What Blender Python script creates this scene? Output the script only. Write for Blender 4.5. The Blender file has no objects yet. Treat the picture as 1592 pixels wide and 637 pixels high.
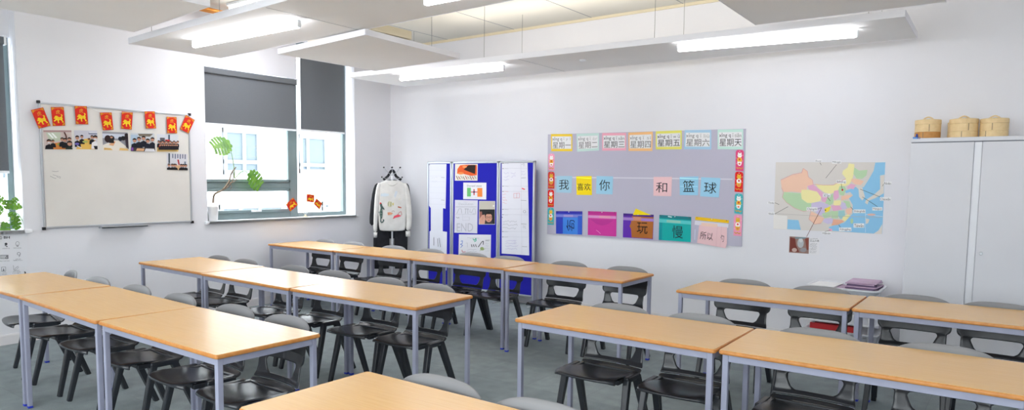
import bpy, bmesh, math, random
from mathutils import Vector, Matrix
random.seed(7)
col = bpy.context.scene.collection
PI = math.pi
# ------------------------------------------------------------------ camera numbers (solved from the room's own lines)
F, CX, CY = 1081.5642, 760.0587, 371.5666
CAM = Vector((7.4573, -7.3221, 1.5706))
YAW, PITCH, ROLL = -0.6538, -0.0845, 0.0091
fw = Vector((math.sin(YAW)*math.cos(PITCH), math.cos(YAW)*math.cos(PITCH), math.sin(PITCH)))
_r = fw.cross(Vector((0, 0, 1))).normalized(); _u = _r.cross(fw)
RT = _r*math.cos(ROLL) + _u*math.sin(ROLL); UP = -_r*math.sin(ROLL) + _u*math.cos(ROLL)
def at(ax, val, x, y):
    "a measured point of the photograph turned into the point of a known plane"
    d = fw + RT*((x-CX)/F) - UP*((y-CY)/F)
    return CAM + d*((val-CAM[ax])/d[ax])
def Z(x0, y0, s): return lambda x, y: (x0+x/s, y0+y/s)
def on_back(z=None, y=0.0):
    def m(x, y_):
        if z: x, y_ = z(x, y_)
        p = at(1, y, x, y_); return (p.x, p.z)
    return m
def on_left(z=None, x=0.0):
    def m(u, v):
        if z: u, v = z(u, v)
        p = at(0, x, u, v); return (p.y, p.z)
    return m
# ------------------------------------------------------------------ colour + materials
def lin(c):
    o = []
    for v in c[:3]:
        v /= 255.0
        o.append(v/12.92 if v <= .04045 else ((v+.055)/1.055)**2.4)
    return (o[0], o[1], o[2], 1.0)
def mat(name, c, rough=.5, metal=0, spec=.5, noise=None, bump=None, coat=0, emit=None):
    m = bpy.data.materials.new(name); m.use_nodes = True
    nt = m.node_tree; b = nt.nodes['Principled BSDF']
    b.inputs['Base Color'].default_value = lin(c)
    b.inputs['Roughness'].default_value = rough
    b.inputs['Metallic'].default_value = metal
    b.inputs['Specular IOR Level'].default_value = spec
    b.inputs['Coat Weight'].default_value = coat
    if emit:
        b.inputs['Emission Color'].default_value = lin(emit[0]); b.inputs['Emission Strength'].default_value = emit[1]
    if noise:
        sc, c2, det = noise
        tc = nt.nodes.new('ShaderNodeTexCoord'); n = nt.nodes.new('ShaderNodeTexNoise')
        n.inputs['Scale'].default_value = sc; n.inputs['Detail'].default_value = det
        r = nt.nodes.new('ShaderNodeValToRGB'); r.color_ramp.elements[0].position = .35; r.color_ramp.elements[1].position = .65
        r.color_ramp.elements[0].color = lin(c); r.color_ramp.elements[1].color = lin(c2)
        nt.links.new(tc.outputs['Object'], n.inputs['Vector']); nt.links.new(n.outputs['Fac'], r.inputs[0])
        nt.links.new(r.outputs[0], b.inputs['Base Color'])
    if bump:
        tc = nt.nodes.new('ShaderNodeTexCoord'); n = nt.nodes.new('ShaderNodeTexNoise'); bp = nt.nodes.new('ShaderNodeBump')
        n.inputs['Scale'].default_value = bump[0]; bp.inputs['Strength'].default_value = bump[1]; bp.inputs['Distance'].default_value = .002
        nt.links.new(tc.outputs['Object'], n.inputs['Vector']); nt.links.new(n.outputs['Fac'], bp.inputs['Height'])
        nt.links.new(bp.outputs[0], b.inputs['Normal'])
    return m
M = {}
M['wall'] = mat('wall_paint', (227, 227, 232), .75, spec=.25, noise=(1.2, (224, 224, 229), 3), bump=(180, .1))
M['skirt'] = mat('skirting_paint', (222, 220, 222), .5)
M['ceil'] = mat('ceiling_board', (214, 210, 200), .8, noise=(.8, (209, 206, 197), 2))
M['raft'] = mat('raft_board', (244, 244, 244), .8, noise=(1.5, (241, 241, 241), 2), bump=(260, .15))
M['edge_white'] = mat('raft_edge_paint', (236, 236, 242), .5)
M['steel'] = mat('grey_lilac_frame', (160, 163, 184), .42, noise=(9, (154, 157, 178), 2))
M['band'] = mat('beech_edge_band', (208, 142, 74), .45, noise=(30, (196, 128, 62), 3))
M['alu'] = mat('brushed_aluminium', (186, 190, 196), .35, metal=.5)
M['black'] = mat('black_plastic', (22, 23, 26), .4)
M['chair'] = mat('charcoal_plastic', (44, 47, 53), .27, spec=.6, bump=(420, .12))
M['chairback'] = mat('charcoal_satin_painted_shade', (112, 113, 117), .42, spec=.6, bump=(420, .12))
def back_light_fade(m):  # paints under-table shade low and ceiling light high into the backrest colour
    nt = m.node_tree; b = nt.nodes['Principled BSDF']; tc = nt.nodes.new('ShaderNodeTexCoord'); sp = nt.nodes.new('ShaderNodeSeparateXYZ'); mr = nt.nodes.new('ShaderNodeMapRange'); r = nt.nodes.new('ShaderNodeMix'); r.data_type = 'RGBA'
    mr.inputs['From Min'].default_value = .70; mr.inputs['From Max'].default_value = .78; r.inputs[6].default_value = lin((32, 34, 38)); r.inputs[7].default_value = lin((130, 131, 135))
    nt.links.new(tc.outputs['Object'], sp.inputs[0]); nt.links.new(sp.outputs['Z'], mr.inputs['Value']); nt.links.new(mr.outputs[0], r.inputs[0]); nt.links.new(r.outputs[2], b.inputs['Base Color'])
back_light_fade(M['chairback'])
M['blueglide'] = mat('blue_glide', (40, 60, 190), .5)
M['white_plastic'] = mat('white_plastic', (226, 228, 234), .35, noise=(6, (222, 224, 230), 2))
M['cab'] = mat('cabinet_paint', (214, 215, 221), .45, noise=(2, (211, 212, 218), 2))
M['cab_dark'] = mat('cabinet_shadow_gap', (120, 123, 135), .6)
M['wb'] = mat('whiteboard_enamel', (222, 219, 214), .22, noise=(2.5, (217, 214, 209), 4))
M['frame'] = mat('window_frame_paint', (128, 146, 148), .45, noise=(4, (122, 140, 142), 2))
M['sill'] = mat('sill_gloss', (236, 238, 242), .35)
M['blind'] = mat('blind_fabric', (108, 112, 117), .9, noise=(300, (102, 106, 111), 2))
M['board_grey'] = mat('felt_grey_lilac', (190, 187, 204), .95, noise=(350, (182, 179, 196), 3))
M['felt_blue'] = mat('felt_blue', (24, 24, 176), .95, noise=(250, (18, 18, 160), 3))
M['leaf'] = mat('leaf_green', (104, 152, 30), .45, noise=(14, (72, 126, 30), 3))
M['leaf_dark'] = mat('leaf_dark_green', (80, 140, 44), .45, noise=(14, (130, 180, 60), 3))
M['stem'] = mat('woody_stem', (150, 130, 112), .8, noise=(30, (110, 96, 82), 3))
M['stem_green'] = mat('green_stem', (120, 150, 80), .6)
M['pot'] = mat('white_pot', (235, 235, 235), .4)
M['soil'] = mat('soil', (60, 45, 35), .95, noise=(60, (38, 28, 22), 3))
M['bamboo'] = mat('bamboo', (234, 208, 160), .6, noise=(22, (226, 198, 148), 3))
M['bamboo_dark'] = mat('bamboo_toasted', (206, 150, 84), .6, noise=(22, (192, 134, 70), 3))
M['cloth_black'] = mat('black_cloth', (20, 22, 28), .9, noise=(20, (28, 30, 38), 3))
M['cloth_white'] = mat('white_jersey', (222, 221, 218), .9, noise=(12, (212, 211, 208), 3), bump=(60, .4))
M['copper'] = mat('copper_pipe', (226, 150, 70), .35, metal=.4)
M['grille'] = mat('grille_dark', (70, 68, 66), .7)
M['cream'] = mat('cream_casing', (226, 214, 186), .7)
M['facade'] = mat('white_render', (245, 246, 248), .9, noise=(.6, (240, 242, 245), 3))
M['facade_frame'] = mat('pale_window_frame', (124, 134, 140), .6)
M['facade_glass'] = mat('pale_window_glass', (98, 110, 117), .5, spec=.2)
M['ground_out'] = mat('paving', (236, 237, 240), .9, noise=(1, (230, 231, 234), 4))
M['red'] = mat('red_folder', (206, 44, 50), .5)
M['mauve'] = mat('mauve_folder', (200, 172, 198), .6, noise=(9, (188, 160, 186), 2))
M['mauve_dark'] = mat('plum_folder', (110, 88, 124), .6)
M['paper'] = mat('paper', (240, 240, 240), .8)
M['cord'] = mat('thin_wire', (120, 120, 118), .5)
M['tube'] = mat('lit_tube', (255, 255, 255), .3, emit=((250, 251, 255), 10.0))
M['blue_peg'] = mat('blue_peg', (24, 56, 150), .4)
# printed ink: colours carried by the mesh
m = bpy.data.materials.new('printed_paper'); m.use_nodes = True
b = m.node_tree.nodes['Principled BSDF']; a = m.node_tree.nodes.new('ShaderNodeAttribute'); a.attribute_name = 'ink'
m.node_tree.links.new(a.outputs['Color'], b.inputs['Base Color']); b.inputs['Roughness'].default_value = .6; b.inputs['Specular IOR Level'].default_value = .25
M['ink'] = m
def shiny_ink():
    m = M['ink'].copy(); m.name = 'printed_gloss_plastic'; m.node_tree.nodes['Principled BSDF'].inputs['Roughness'].default_value = .25
    m.node_tree.nodes['Principled BSDF'].inputs['Specular IOR Level'].default_value = .5; return m
M['ink_gloss'] = shiny_ink()
# beech laminate: fine grain along x
def beech():
    m = bpy.data.materials.new('beech_laminate'); m.use_nodes = True; nt = m.node_tree; b = nt.nodes['Principled BSDF']
    tc = nt.nodes.new('ShaderNodeTexCoord'); mp = nt.nodes.new('ShaderNodeMapping'); mp.inputs['Scale'].default_value = (1.2, 30, 30)
    n = nt.nodes.new('ShaderNodeTexNoise'); n.inputs['Scale'].default_value = 4; n.inputs['Detail'].default_value = 6
    r = nt.nodes.new('ShaderNodeValToRGB'); e = r.color_ramp.elements
    e[0].position = .3; e[0].color = lin((231, 180, 105)); e[1].position = .7; e[1].color = lin((236, 187, 114))
    n2 = nt.nodes.new('ShaderNodeTexNoise'); n2.inputs['Scale'].default_value = 1.3
    mx = nt.nodes.new('ShaderNodeMix'); mx.data_type = 'RGBA'; mx.blend_type = 'MULTIPLY'; mx.inputs[0].default_value = .12
    L = nt.links.new
    L(tc.outputs['Object'], mp.inputs[0]); L(mp.outputs[0], n.inputs['Vector']); L(n.outputs['Fac'], r.inputs[0])
    L(tc.outputs['Object'], n2.inputs['Vector']); L(r.outputs[0], mx.inputs[6]); L(n2.outputs['Fac'], mx.inputs[7]); L(mx.outputs[2], b.inputs['Base Color'])
    b.inputs['Roughness'].default_value = .26; b.inputs['Specular IOR Level'].default_value = .85
    return m
M['beech'] = beech()
def carpet():
    m = bpy.data.materials.new('carpet_tiles'); m.use_nodes = True; nt = m.node_tree; b = nt.nodes['Principled BSDF']; L = nt.links.new
    tc = nt.nodes.new('ShaderNodeTexCoord')
    n = nt.nodes.new('ShaderNodeTexNoise'); n.inputs['Scale'].default_value = 260; n.inputs['Detail'].default_value = 4
    r = nt.nodes.new('ShaderNodeValToRGB'); e = r.color_ramp.elements; e[0].position = .35; e[0].color = lin((128, 138, 141)); e[1].position = .66; e[1].color = lin((176, 187, 190))
    ck = nt.nodes.new('ShaderNodeTexBrick'); ck.offset = 0; ck.inputs['Scale'].default_value = 1; ck.inputs['Brick Width'].default_value = .5; ck.inputs['Row Height'].default_value = .5
    ck.inputs['Mortar Size'].default_value = .002; ck.inputs['Color1'].default_value = (1, 1, 1, 1); ck.inputs['Color2'].default_value = (.86, .87, .88, 1); ck.inputs['Mortar'].default_value = (.8, .8, .8, 1)
    n2 = nt.nodes.new('ShaderNodeTexNoise'); n2.inputs['Scale'].default_value = 9; n2.inputs['Detail'].default_value = 3
    r2 = nt.nodes.new('ShaderNodeValToRGB'); e = r2.color_ramp.elements; e[0].position = .3; e[0].color = (.82, .82, .82, 1); e[1].position = .7; e[1].color = (1, 1, 1, 1)
    m1 = nt.nodes.new('ShaderNodeMix'); m1.data_type = 'RGBA'; m1.blend_type = 'MULTIPLY'; m1.inputs[0].default_value = 1
    m2 = nt.nodes.new('ShaderNodeMix'); m2.data_type = 'RGBA'; m2.blend_type = 'MULTIPLY'; m2.inputs[0].default_value = 1
    L(tc.outputs['Object'], n.inputs['Vector']); L(n.outputs['Fac'], r.inputs[0]); L(tc.outputs['Object'], ck.inputs['Vector'])
    L(tc.outputs['Object'], n2.inputs['Vector']); L(n2.outputs['Fac'], r2.inputs[0])
    L(r.outputs[0], m1.inputs[6]); L(ck.outputs['Color'], m1.inputs[7]); L(m1.outputs[2], m2.inputs[6]); L(r2.outputs[0], m2.inputs[7]); L(m2.outputs[2], b.inputs['Base Color'])
    bp = nt.nodes.new('ShaderNodeBump'); bp.inputs['Strength'].default_value = .5; bp.inputs['Distance'].default_value = .004
    L(n.outputs['Fac'], bp.inputs['Height']); L(bp.outputs[0], b.inputs['Normal'])
    b.inputs['Roughness'].default_value = .95; b.inputs['Specular IOR Level'].default_value = .1
    return m
M['carpet'] = carpet()
def glass():
    m = bpy.data.materials.new('window_glass'); m.use_nodes = True; nt = m.node_tree
    nt.nodes.remove(nt.nodes['Principled BSDF']); o = nt.nodes['Material Output']
    t = nt.nodes.new('ShaderNodeBsdfTransparent'); t.inputs[0].default_value = (.97, .985, .985, 1); g = nt.nodes.new('ShaderNodeBsdfGlossy'); g.inputs['Roughness'].default_value = .02
    mx = nt.nodes.new('ShaderNodeMixShader'); mx.inputs[0].default_value = .06
    nt.links.new(t.outputs[0], mx.inputs[1]); nt.links.new(g.outputs[0], mx.inputs[2]); nt.links.new(mx.outputs[0], o.inputs[0]); return m
M['glass'] = glass()
def film(name, c, alpha):
    m = mat(name, c, .2); m.node_tree.nodes['Principled BSDF'].inputs['Alpha'].default_value = alpha; return m
# ------------------------------------------------------------------ mesh helpers
def tag(o, label=None, cat=None, group=None, kind=None):
    if label: o['label'] = label
    if cat: o['category'] = cat
    if group: o['group'] = group
    if kind: o['kind'] = kind
    return o
def empty(name, loc=(0, 0, 0), rz=0, label=None, cat=None, group=None):
    o = bpy.data.objects.new(name, None); o.location = loc; o.rotation_euler = (0, 0, rz); o.empty_display_size = .1
    col.objects.link(o); return tag(o, label, cat, group)
def link(name, bm, m, parent=None, loc=(0, 0, 0), smooth=False, recalc=True):
    if recalc: bmesh.ops.recalc_face_normals(bm, faces=bm.faces)
    me = bpy.data.meshes.new(name); bm.to_mesh(me); bm.free()
    me.materials.append(M[m] if isinstance(m, str) else m)
    if smooth: me.polygons.foreach_set('use_smooth', [True]*len(me.polygons))
    o = bpy.data.objects.new(name, me); o.location = loc; col.objects.link(o)
    if parent: o.parent = parent
    return o
def box(bm, c, s, bev=0, rot=None, seg=2):
    r = bmesh.ops.create_cube(bm, size=1)
    vs = r['verts']
    for v in vs: v.co = Vector((v.co.x*s[0], v.co.y*s[1], v.co.z*s[2]))
    if bev:
        es = list({e for v in vs for e in v.link_edges})
        g = bmesh.ops.bevel(bm, geom=es, offset=bev, segments=seg, affect='EDGES', profile=.5); vs = list({v for f in g['faces'] for v in f.verts} | {v for v in vs if v.is_valid})
    for v in vs:
        if rot: v.co = rot @ v.co
        v.co += Vector(c)
    return vs
def B3(x0, x1, y0, y1, z0, z1): return ((x0+x1)/2, (y0+y1)/2, (z0+z1)/2), (abs(x1-x0), abs(y1-y0), abs(z1-z0))
def boxes(name, lst, m, parent=None, bev=0, loc=(0, 0, 0)):
    bm = bmesh.new()
    for b in lst: box(bm, *B3(*b), bev)
    return link(name, bm, m, parent, loc)
def bar(bm, p, q, r0, r1=None, n=10, square=False, up=None, flat=1.0):
    "tapered bar from p to q; square: 4-sided"
    p, q = Vector(p), Vector(q); r1 = r0 if r1 is None else r1
    d = (q-p).normalized(); u = Vector(up) if up else (Vector((0, 0, 1)) if abs(d.z) < .95 else Vector((0, 1, 0)))
    a = d.cross(u).normalized(); b = a.cross(d).normalized()
    n = 4 if square else n; ring = []
    for P, r in ((p, r0), (q, r1)):
        ring.append([bm.verts.new(P + a*(r*math.cos(t)) + b*(r*flat*math.sin(t))) for t in [2*PI*(i+(.5 if square else 0))/n for i in range(n)]])
    for i in range(n):
        j = (i+1) % n; bm.faces.new((ring[0][i], ring[0][j], ring[1][j], ring[1][i]))
    bm.faces.new(ring[0][::-1]); bm.faces.new(ring[1])
def path(bm, pts, radii, n=8):
    "smooth tube along points"
    pts = [Vector(p) for p in pts]; rings = []; a = None
    if not hasattr(radii, '__len__'): radii = [radii]*len(pts)
    for i, P in enumerate(pts):
        d = (pts[min(i+1, len(pts)-1)] - pts[max(i-1, 0)]).normalized()
        if a is None: a = d.cross(Vector((0.3, .9, .31))).normalized()
        a = (a - d*a.dot(d)).normalized(); b = d.cross(a)
        rings.append([bm.verts.new(P + (a*math.cos(t)+b*math.sin(t))*radii[i]) for t in [2*PI*k/n for k in range(n)]])
    for r0, r1 in zip(rings, rings[1:]):
        for i in range(n): j = (i+1) % n; bm.faces.new((r0[i], r0[j], r1[j], r1[i]))
    bm.faces.new(rings[0][::-1]); bm.faces.new(rings[-1])
def spline(pts, n=6):
    pts = [Vector(p) for p in pts]; P = [pts[0]]+pts+[pts[-1]]; out = []
    for i in range(1, len(P)-2):
        for k in range(n):
            t = k/n; a, b, c, d = P[i-1], P[i], P[i+1], P[i+2]
            out.append(.5*((2*b)+(c-a)*t+(2*a-5*b+4*c-d)*t*t+(3*b-a-3*c+d)*t*t*t))
    out.append(pts[-1]); return out
def lathe(bm, prof, n=32, c=(0, 0, 0)):
    rings = []
    for r, z in prof:
        rings.append([bm.verts.new((c[0]+max(r, 1e-4)*math.cos(2*PI*i/n), c[1]+max(r, 1e-4)*math.sin(2*PI*i/n), c[2]+z)) for i in range(n)])
    for a, b in zip(rings, rings[1:]):
        for i in range(n): j = (i+1) % n; bm.faces.new((a[i], a[j], b[j], b[i]))
    bm.faces.new(rings[0][::-1]); bm.faces.new(rings[-1])
def ball(bm, c, r, n=10):
    bmesh.ops.create_uvsphere(bm, u_segments=n, v_segments=max(5, n//2+1), radius=r, matrix=Matrix.Translation(c))
def rrect(x0, x1, y0, y1, r, n=4):
    o = []
    for cx, cy, t0 in ((x1-r, y1-r, 0), (x0+r, y1-r, PI/2), (x0+r, y0+r, PI), (x1-r, y0+r, 1.5*PI)):
        for k in range(n+1): t = t0+PI/2*k/n; o.append((cx+r*math.cos(t), cy+r*math.sin(t)))
    return o
def prism(bm, out, z0, z1):
    a = [bm.verts.new((x, y, z0)) for x, y in out]; b = [bm.verts.new((x, y, z1)) for x, y in out]; n = len(out)
    for i in range(n): j = (i+1) % n; bm.faces.new((a[i], a[j], b[j], b[i]))
    bm.faces.new(a[::-1]); bm.faces.new(b)
def stack_prism(bm, levels):
    "levels: [(outline, z)] same count"
    rs = [[bm.verts.new((x, y, z)) for x, y in o] for o, z in levels]; n = len(rs[0])
    for a, b in zip(rs, rs[1:]):
        for i in range(n): j = (i+1) % n; bm.faces.new((a[i], a[j], b[j], b[i]))
    bm.faces.new(rs[0][::-1]); bm.faces.new(rs[-1])
# ------------------------------------------------------------------ lettering and printed art
_tc = {}
def glyphs(s, bold=0):
    if (s, bold) in _tc: return _tc[(s, bold)]
    cu = bpy.data.curves.new('t', 'FONT'); cu.body = s; cu.resolution_u = 2; cu.offset = bold
    o = bpy.data.objects.new('t', cu); col.objects.link(o); bpy.context.view_layer.update()
    me = bpy.data.meshes.new_from_object(o.evaluated_get(bpy.context.evaluated_depsgraph_get()))
    vs = [(v.co.x, v.co.y) for v in me.vertices]; fs = [tuple(p.vertices) for p in me.polygons]
    bpy.data.objects.remove(o); bpy.data.curves.remove(cu); bpy.data.meshes.remove(me)
    if not vs: return ([], [])
    x0, x1 = min(v[0] for v in vs), max(v[0] for v in vs); y0, y1 = min(v[1] for v in vs), max(v[1] for v in vs)
    vs = [((x-x0)/max(x1-x0, 1e-6), (y-y0)/max(y1-y0, 1e-6)) for x, y in vs]
    _tc[(s, bold)] = (vs, fs); return _tc[(s, bold)]
class Art:
    "flat printed shapes, laid in thin layers of ink on a sheet"
    def __init__(s, m, step=.0004): s.m = m; s.v = []; s.f = []; s.c = []; s.k = 0; s.step = step; s.sheet = None
    def poly(s, pts, c, lift=True):
        P = [s.m(*p) for p in pts]
        if s.sheet is None: s.sheet = P
        i = len(s.v); s.v += [(p[0], p[1], s.k*s.step) for p in P]; s.f.append(tuple(range(i, i+len(P)))); s.c.append(lin(c))
        if lift: s.k += 1
        return s
    def rect(s, x0, y0, x1, y1, c, **k): return s.poly([(x0, y0), (x1, y0), (x1, y1), (x0, y1)], c, **k)
    def oval(s, x, y, rx, ry, c, n=14, **k): return s.poly([(x+rx*math.cos(2*PI*i/n), y+ry*math.sin(2*PI*i/n)) for i in range(n)], c, **k)
    def line(s, pts, w, c):
        for (x0, y0), (x1, y1) in zip(pts, pts[1:]):
            d = math.hypot(x1-x0, y1-y0) or 1; nx, ny = -(y1-y0)/d*w/2, (x1-x0)/d*w/2
            s.poly([(x0+nx, y0+ny), (x1+nx, y1+ny), (x1-nx, y1-ny), (x0-nx, y0-ny)], c, lift=False)
        s.k += 1; return s
    def text(s, t, x0, y0, x1, y1, c, flip=False, bold=0, skew=0):
        vs, fs = glyphs(t, bold); i = len(s.v)
        for u, v in vs:
            if flip: u, v = 1-u, v
            p = s.m(x0+(x1-x0)*u, y1+(y0-y1)*v + skew*u); s.v.append((p[0], p[1], s.k*s.step))
        for f in fs: s.f.append(tuple(i+j for j in f)); s.c.append(lin(c))
        s.k += 1; return s
    def scrawl(s, x0, y0, x1, y1, c, rows=3, w=.6, seed=1):
        "handwriting too small to read"
        rnd = random.Random(seed)
        for r in range(rows):
            y = y0+(y1-y0)*(r+.5)/rows; x = x0; h = (y1-y0)/rows*.32; pts = []
            while x < x1-(x1-x0)*.2*rnd.random():
                pts.append((x, y+rnd.uniform(-h, h))); x += rnd.uniform(.6, 1.4)*h
            if len(pts) > 1: s.line(pts, w, c)
        return s
    def build(s, name, wall, off=.002, thick=.001, parent=None, m='ink', rel=None):
        "wall 'B' (faces -y), 'L' (faces +x); off = how far the sheet stands off the wall"
        if wall == 'B': W = lambda a, b, k: Vector((a, -(off+thick+k), b))
        elif wall == 'L': W = lambda a, b, k: Vector((off+thick+k, a, b))
        else: W = wall
        sh = s.sheet; ca = sum(p[0] for p in sh)/len(sh); cb = sum(p[1] for p in sh)/len(sh)
        org = W(ca, cb, 0) if parent is None else Vector((0, 0, 0))
        if parent is not None and rel is not None: org = Vector(rel)
        me = bpy.data.meshes.new(name)
        vs = [W(*v)-org for v in s.v]; fs = list(s.f); cs = list(s.c)
        i = len(vs); n = len(sh); vs += [W(a, b, -thick)-org for a, b in sh]
        j0 = s.f[0][0]
        for k in range(n): k2 = (k+1) % n; fs.append((j0+k, j0+k2, i+k2, i+k)); cs.append(s.c[0])
        fs.append(tuple(range(i+n-1, i-1, -1))); cs.append(s.c[0])
        me.from_pydata([tuple(v) for v in vs], [], fs); me.validate(clean_customdata=False)
        at_ = me.color_attributes.new('ink', 'FLOAT_COLOR', 'CORNER')
        buf = []
        if len(me.polygons) == len(cs):
            for p, c in zip(me.polygons, cs): buf += list(c)*p.loop_total
        else:
            for p in me.polygons: buf += [.8, .8, .8, 1]*p.loop_total
        at_.data.foreach_set('color', buf)
        me.materials.append(M[m] if isinstance(m, str) else m)
        o = bpy.data.objects.new(name, me); o.location = org; col.objects.link(o)
        if parent: o.parent = parent
        if parent is not None and rel is not None: o.location = Vector(rel)-parent.location
        return o
def quadmap(q, clip=False):
    "unit square (u right, v down) onto four corners TL TR BR BL"
    def m(u, v):
        if clip: u = min(1, max(0, u)); v = min(1, max(0, v))
        a = [(q[0][i]*(1-u)+q[1][i]*u)*(1-v)+(q[3][i]*(1-u)+q[2][i]*u)*v for i in (0, 1)]; return (a[0], a[1])
    return m
def quad_on(plane, pts, clip=False): return quadmap([plane(*p) for p in pts], clip)
# ================================================================== THE ROOM
X1, Y0, CEIL = 9.3, -9.6, 3.47
WIN_A = (-2.93, -.69)     # window opening along y
WIN_B = (-7.3, -4.795)
SILL, HEAD = 1.065, 3.36
fl = boxes('floor', [(-.05, X1, Y0, .05, -.08, 0)], 'carpet'); tag(fl, kind='structure')
tag(boxes('ceiling', [(-.3, X1+.2, Y0-.2, .2, CEIL, CEIL+.15)], 'ceil'), kind='structure')
tag(boxes('wall_back', [(-.3, X1+.2, 0, .2, 0, CEIL)], 'wall'), kind='structure')
tag(boxes('wall_right', [(X1, X1+.2, Y0, 0, 0, CEIL)], 'wall'), kind='structure')
FILL_WIN = (2.6, 8.9, .95, 3.15)  # opening added in the unseen wall for soft front fill
tag(boxes('wall_front', [(-.3, FILL_WIN[0], Y0-.2, Y0, 0, CEIL), (FILL_WIN[1], X1+.2, Y0-.2, Y0, 0, CEIL), (FILL_WIN[0], FILL_WIN[1], Y0-.2, Y0, 0, FILL_WIN[2]), (FILL_WIN[0], FILL_WIN[1], Y0-.2, Y0, FILL_WIN[3], CEIL)], 'wall'), kind='structure')
tag(boxes('wall_left', [(-.3, 0, WIN_A[1], 0, 0, CEIL), (-.3, 0, WIN_A[0], WIN_A[1], 0, SILL-.03), (-.3, 0, WIN_A[0], WIN_A[1], HEAD, CEIL),
    (-.3, 0, WIN_B[1], WIN_A[0], 0, CEIL), (-.3, 0, WIN_B[0], WIN_B[1], 0, SILL-.03), (-.3, 0, WIN_B[0], WIN_B[1], HEAD, CEIL), (-.3, 0, Y0, WIN_B[0], 0, CEIL)], 'wall'), kind='structure')
tag(boxes('baseboard_back', [(0, X1, -.016, 0, 0, .085), (0, X1, -.010, 0, .085, .095)], 'skirt'), kind='structure')
tag(boxes('baseboard_left', [(0, .016, Y0, 0, 0, .085), (0, .010, Y0, 0, .085, .095)], 'skirt'), kind='structure')
tag(boxes('trim_1', [(-.22, .03, WIN_A[0]-.0, WIN_A[1]+.0, SILL-.03, SILL), (-.0, .03, WIN_A[0]-.04, WIN_A[1]+.04, SILL-.03, SILL)], 'sill', bev=.003), kind='structure')
tag(boxes('trim_2', [(-.22, .03, WIN_B[0], WIN_B[1], SILL-.03, SILL), (0, .03, WIN_B[0]-.04, WIN_B[1]+.06, SILL-.03, SILL)], 'sill', bev=.003), kind='structure')
# bulkhead boards above the lower blinds
tag(boxes('trim_3', [(-.24, -.15, WIN_A[0], -1.55, 2.86, HEAD)], 'wall'), kind='structure')
tag(boxes('trim_4', [(-.24, -.15, WIN_B[0], WIN_B[1], 2.86, HEAD)], 'wall'), kind='structure')
tag(boxes('trim_5', [(0, X1, -.02, 0, CEIL-.03, CEIL)], 'cream'), kind='structure')
for k in range(8):
    tag(boxes('trim_%d' % (6+k), [(1.12+1.11*k-.004, 1.12+1.11*k+.004, Y0, 0, CEIL-.002, CEIL+.01)], 'cab_dark'), kind='structure')
# ------------------------------------------------------------------ windows
XF = -.20
def window(name, y0, y1, mull, bar_z, right_thin=True):
    w = tag(empty(name, (XF, (y0+y1)/2, SILL)), kind='structure')
    def P(nm, L, m='frame', bev=.004):
        bm = bmesh.new()
        for b in L: box(bm, *B3(*b), bev)
        o = link(nm, bm, m, w); o.location = -w.location; return o
    f0, f1 = XF-.06, XF
    ml0, ml1 = mull
    P('window_frame', [(f0, f1, y0, y0+.06, SILL, HEAD), (f0, f1, y1-.05, y1, SILL, HEAD), (f0, f1, y0+.06, ml0, SILL, SILL+.075), (f0, f1, ml1, y1-.05, SILL, SILL+.05),
                      (f0, f1, y0+.06, y1-.05, HEAD-.05, HEAD), (f0, f1, ml0, ml1, SILL, HEAD-.05), (f0, f1, y0+.06, ml0, bar_z[0], bar_z[1])])
    s = .035
    for nm, za, zb in (('sash', bar_z[1], HEAD-.05), ('sash', SILL+.075, bar_z[0])):
        P(nm, [(f1-.02, f1+.018, y0+.06, y0+.06+s, za, zb), (f1-.02, f1+.018, ml0-s, ml0, za, zb), (f1-.02, f1+.018, y0+.06, ml0, za, za+s), (f1-.02, f1+.018, y0+.06, ml0, zb-s, zb)])
    ym = y0+.06+(ml0-y0)*.5
    for zz in (bar_z[1]+.03, SILL+.095):
        P('window_handle', [(f1+.018, f1+.045, ym-.012, ym+.012, zz-.012, zz+.012), (f1+.035, f1+.05, ym-.012, ym+.12, zz-.011, zz+.009)], 'sill', .003)
    P('window_pane', [(f0+.02, f0+.026, y0+.06, ml0, bar_z[1], HEAD-.05)], 'glass', 0)
    P('window_pane', [(f0+.02, f0+.026, y0+.06, ml0, SILL+.075, bar_z[0])], 'glass', 0)
    P('window_pane', [(f0+.02, f0+.026, ml1, y1-.05, SILL+.05, HEAD-.05)], 'glass', 0)
    return w
window('window_1', WIN_A[0], WIN_A[1], (-1.64, -1.515), (1.44, 1.52))
window('window_2', WIN_B[0], WIN_B[1], (-5.62, -5.50), (1.44, 1.52))
w3 = tag(empty('added_fill_window', (0, 0, 0)), kind='structure')  # unseen window, added so daylight fills from behind the camera
boxes('window_frame', [(FILL_WIN[0]+2.1*k-(.03 if k else 0), FILL_WIN[0]+2.1*k+(.03 if k < 3 else 0), Y0-.14, Y0-.08, FILL_WIN[2], FILL_WIN[3]) for k in range(4)]+[(FILL_WIN[0], FILL_WIN[1], Y0-.13, Y0-.09, FILL_WIN[2], FILL_WIN[2]+.06), (FILL_WIN[0], FILL_WIN[1], Y0-.13, Y0-.09, FILL_WIN[3]-.06, FILL_WIN[3])], 'frame', w3)
boxes('window_pane', [(FILL_WIN[0], FILL_WIN[1], Y0-.115, Y0-.11, FILL_WIN[2], FILL_WIN[3])], 'glass', w3)
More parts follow.
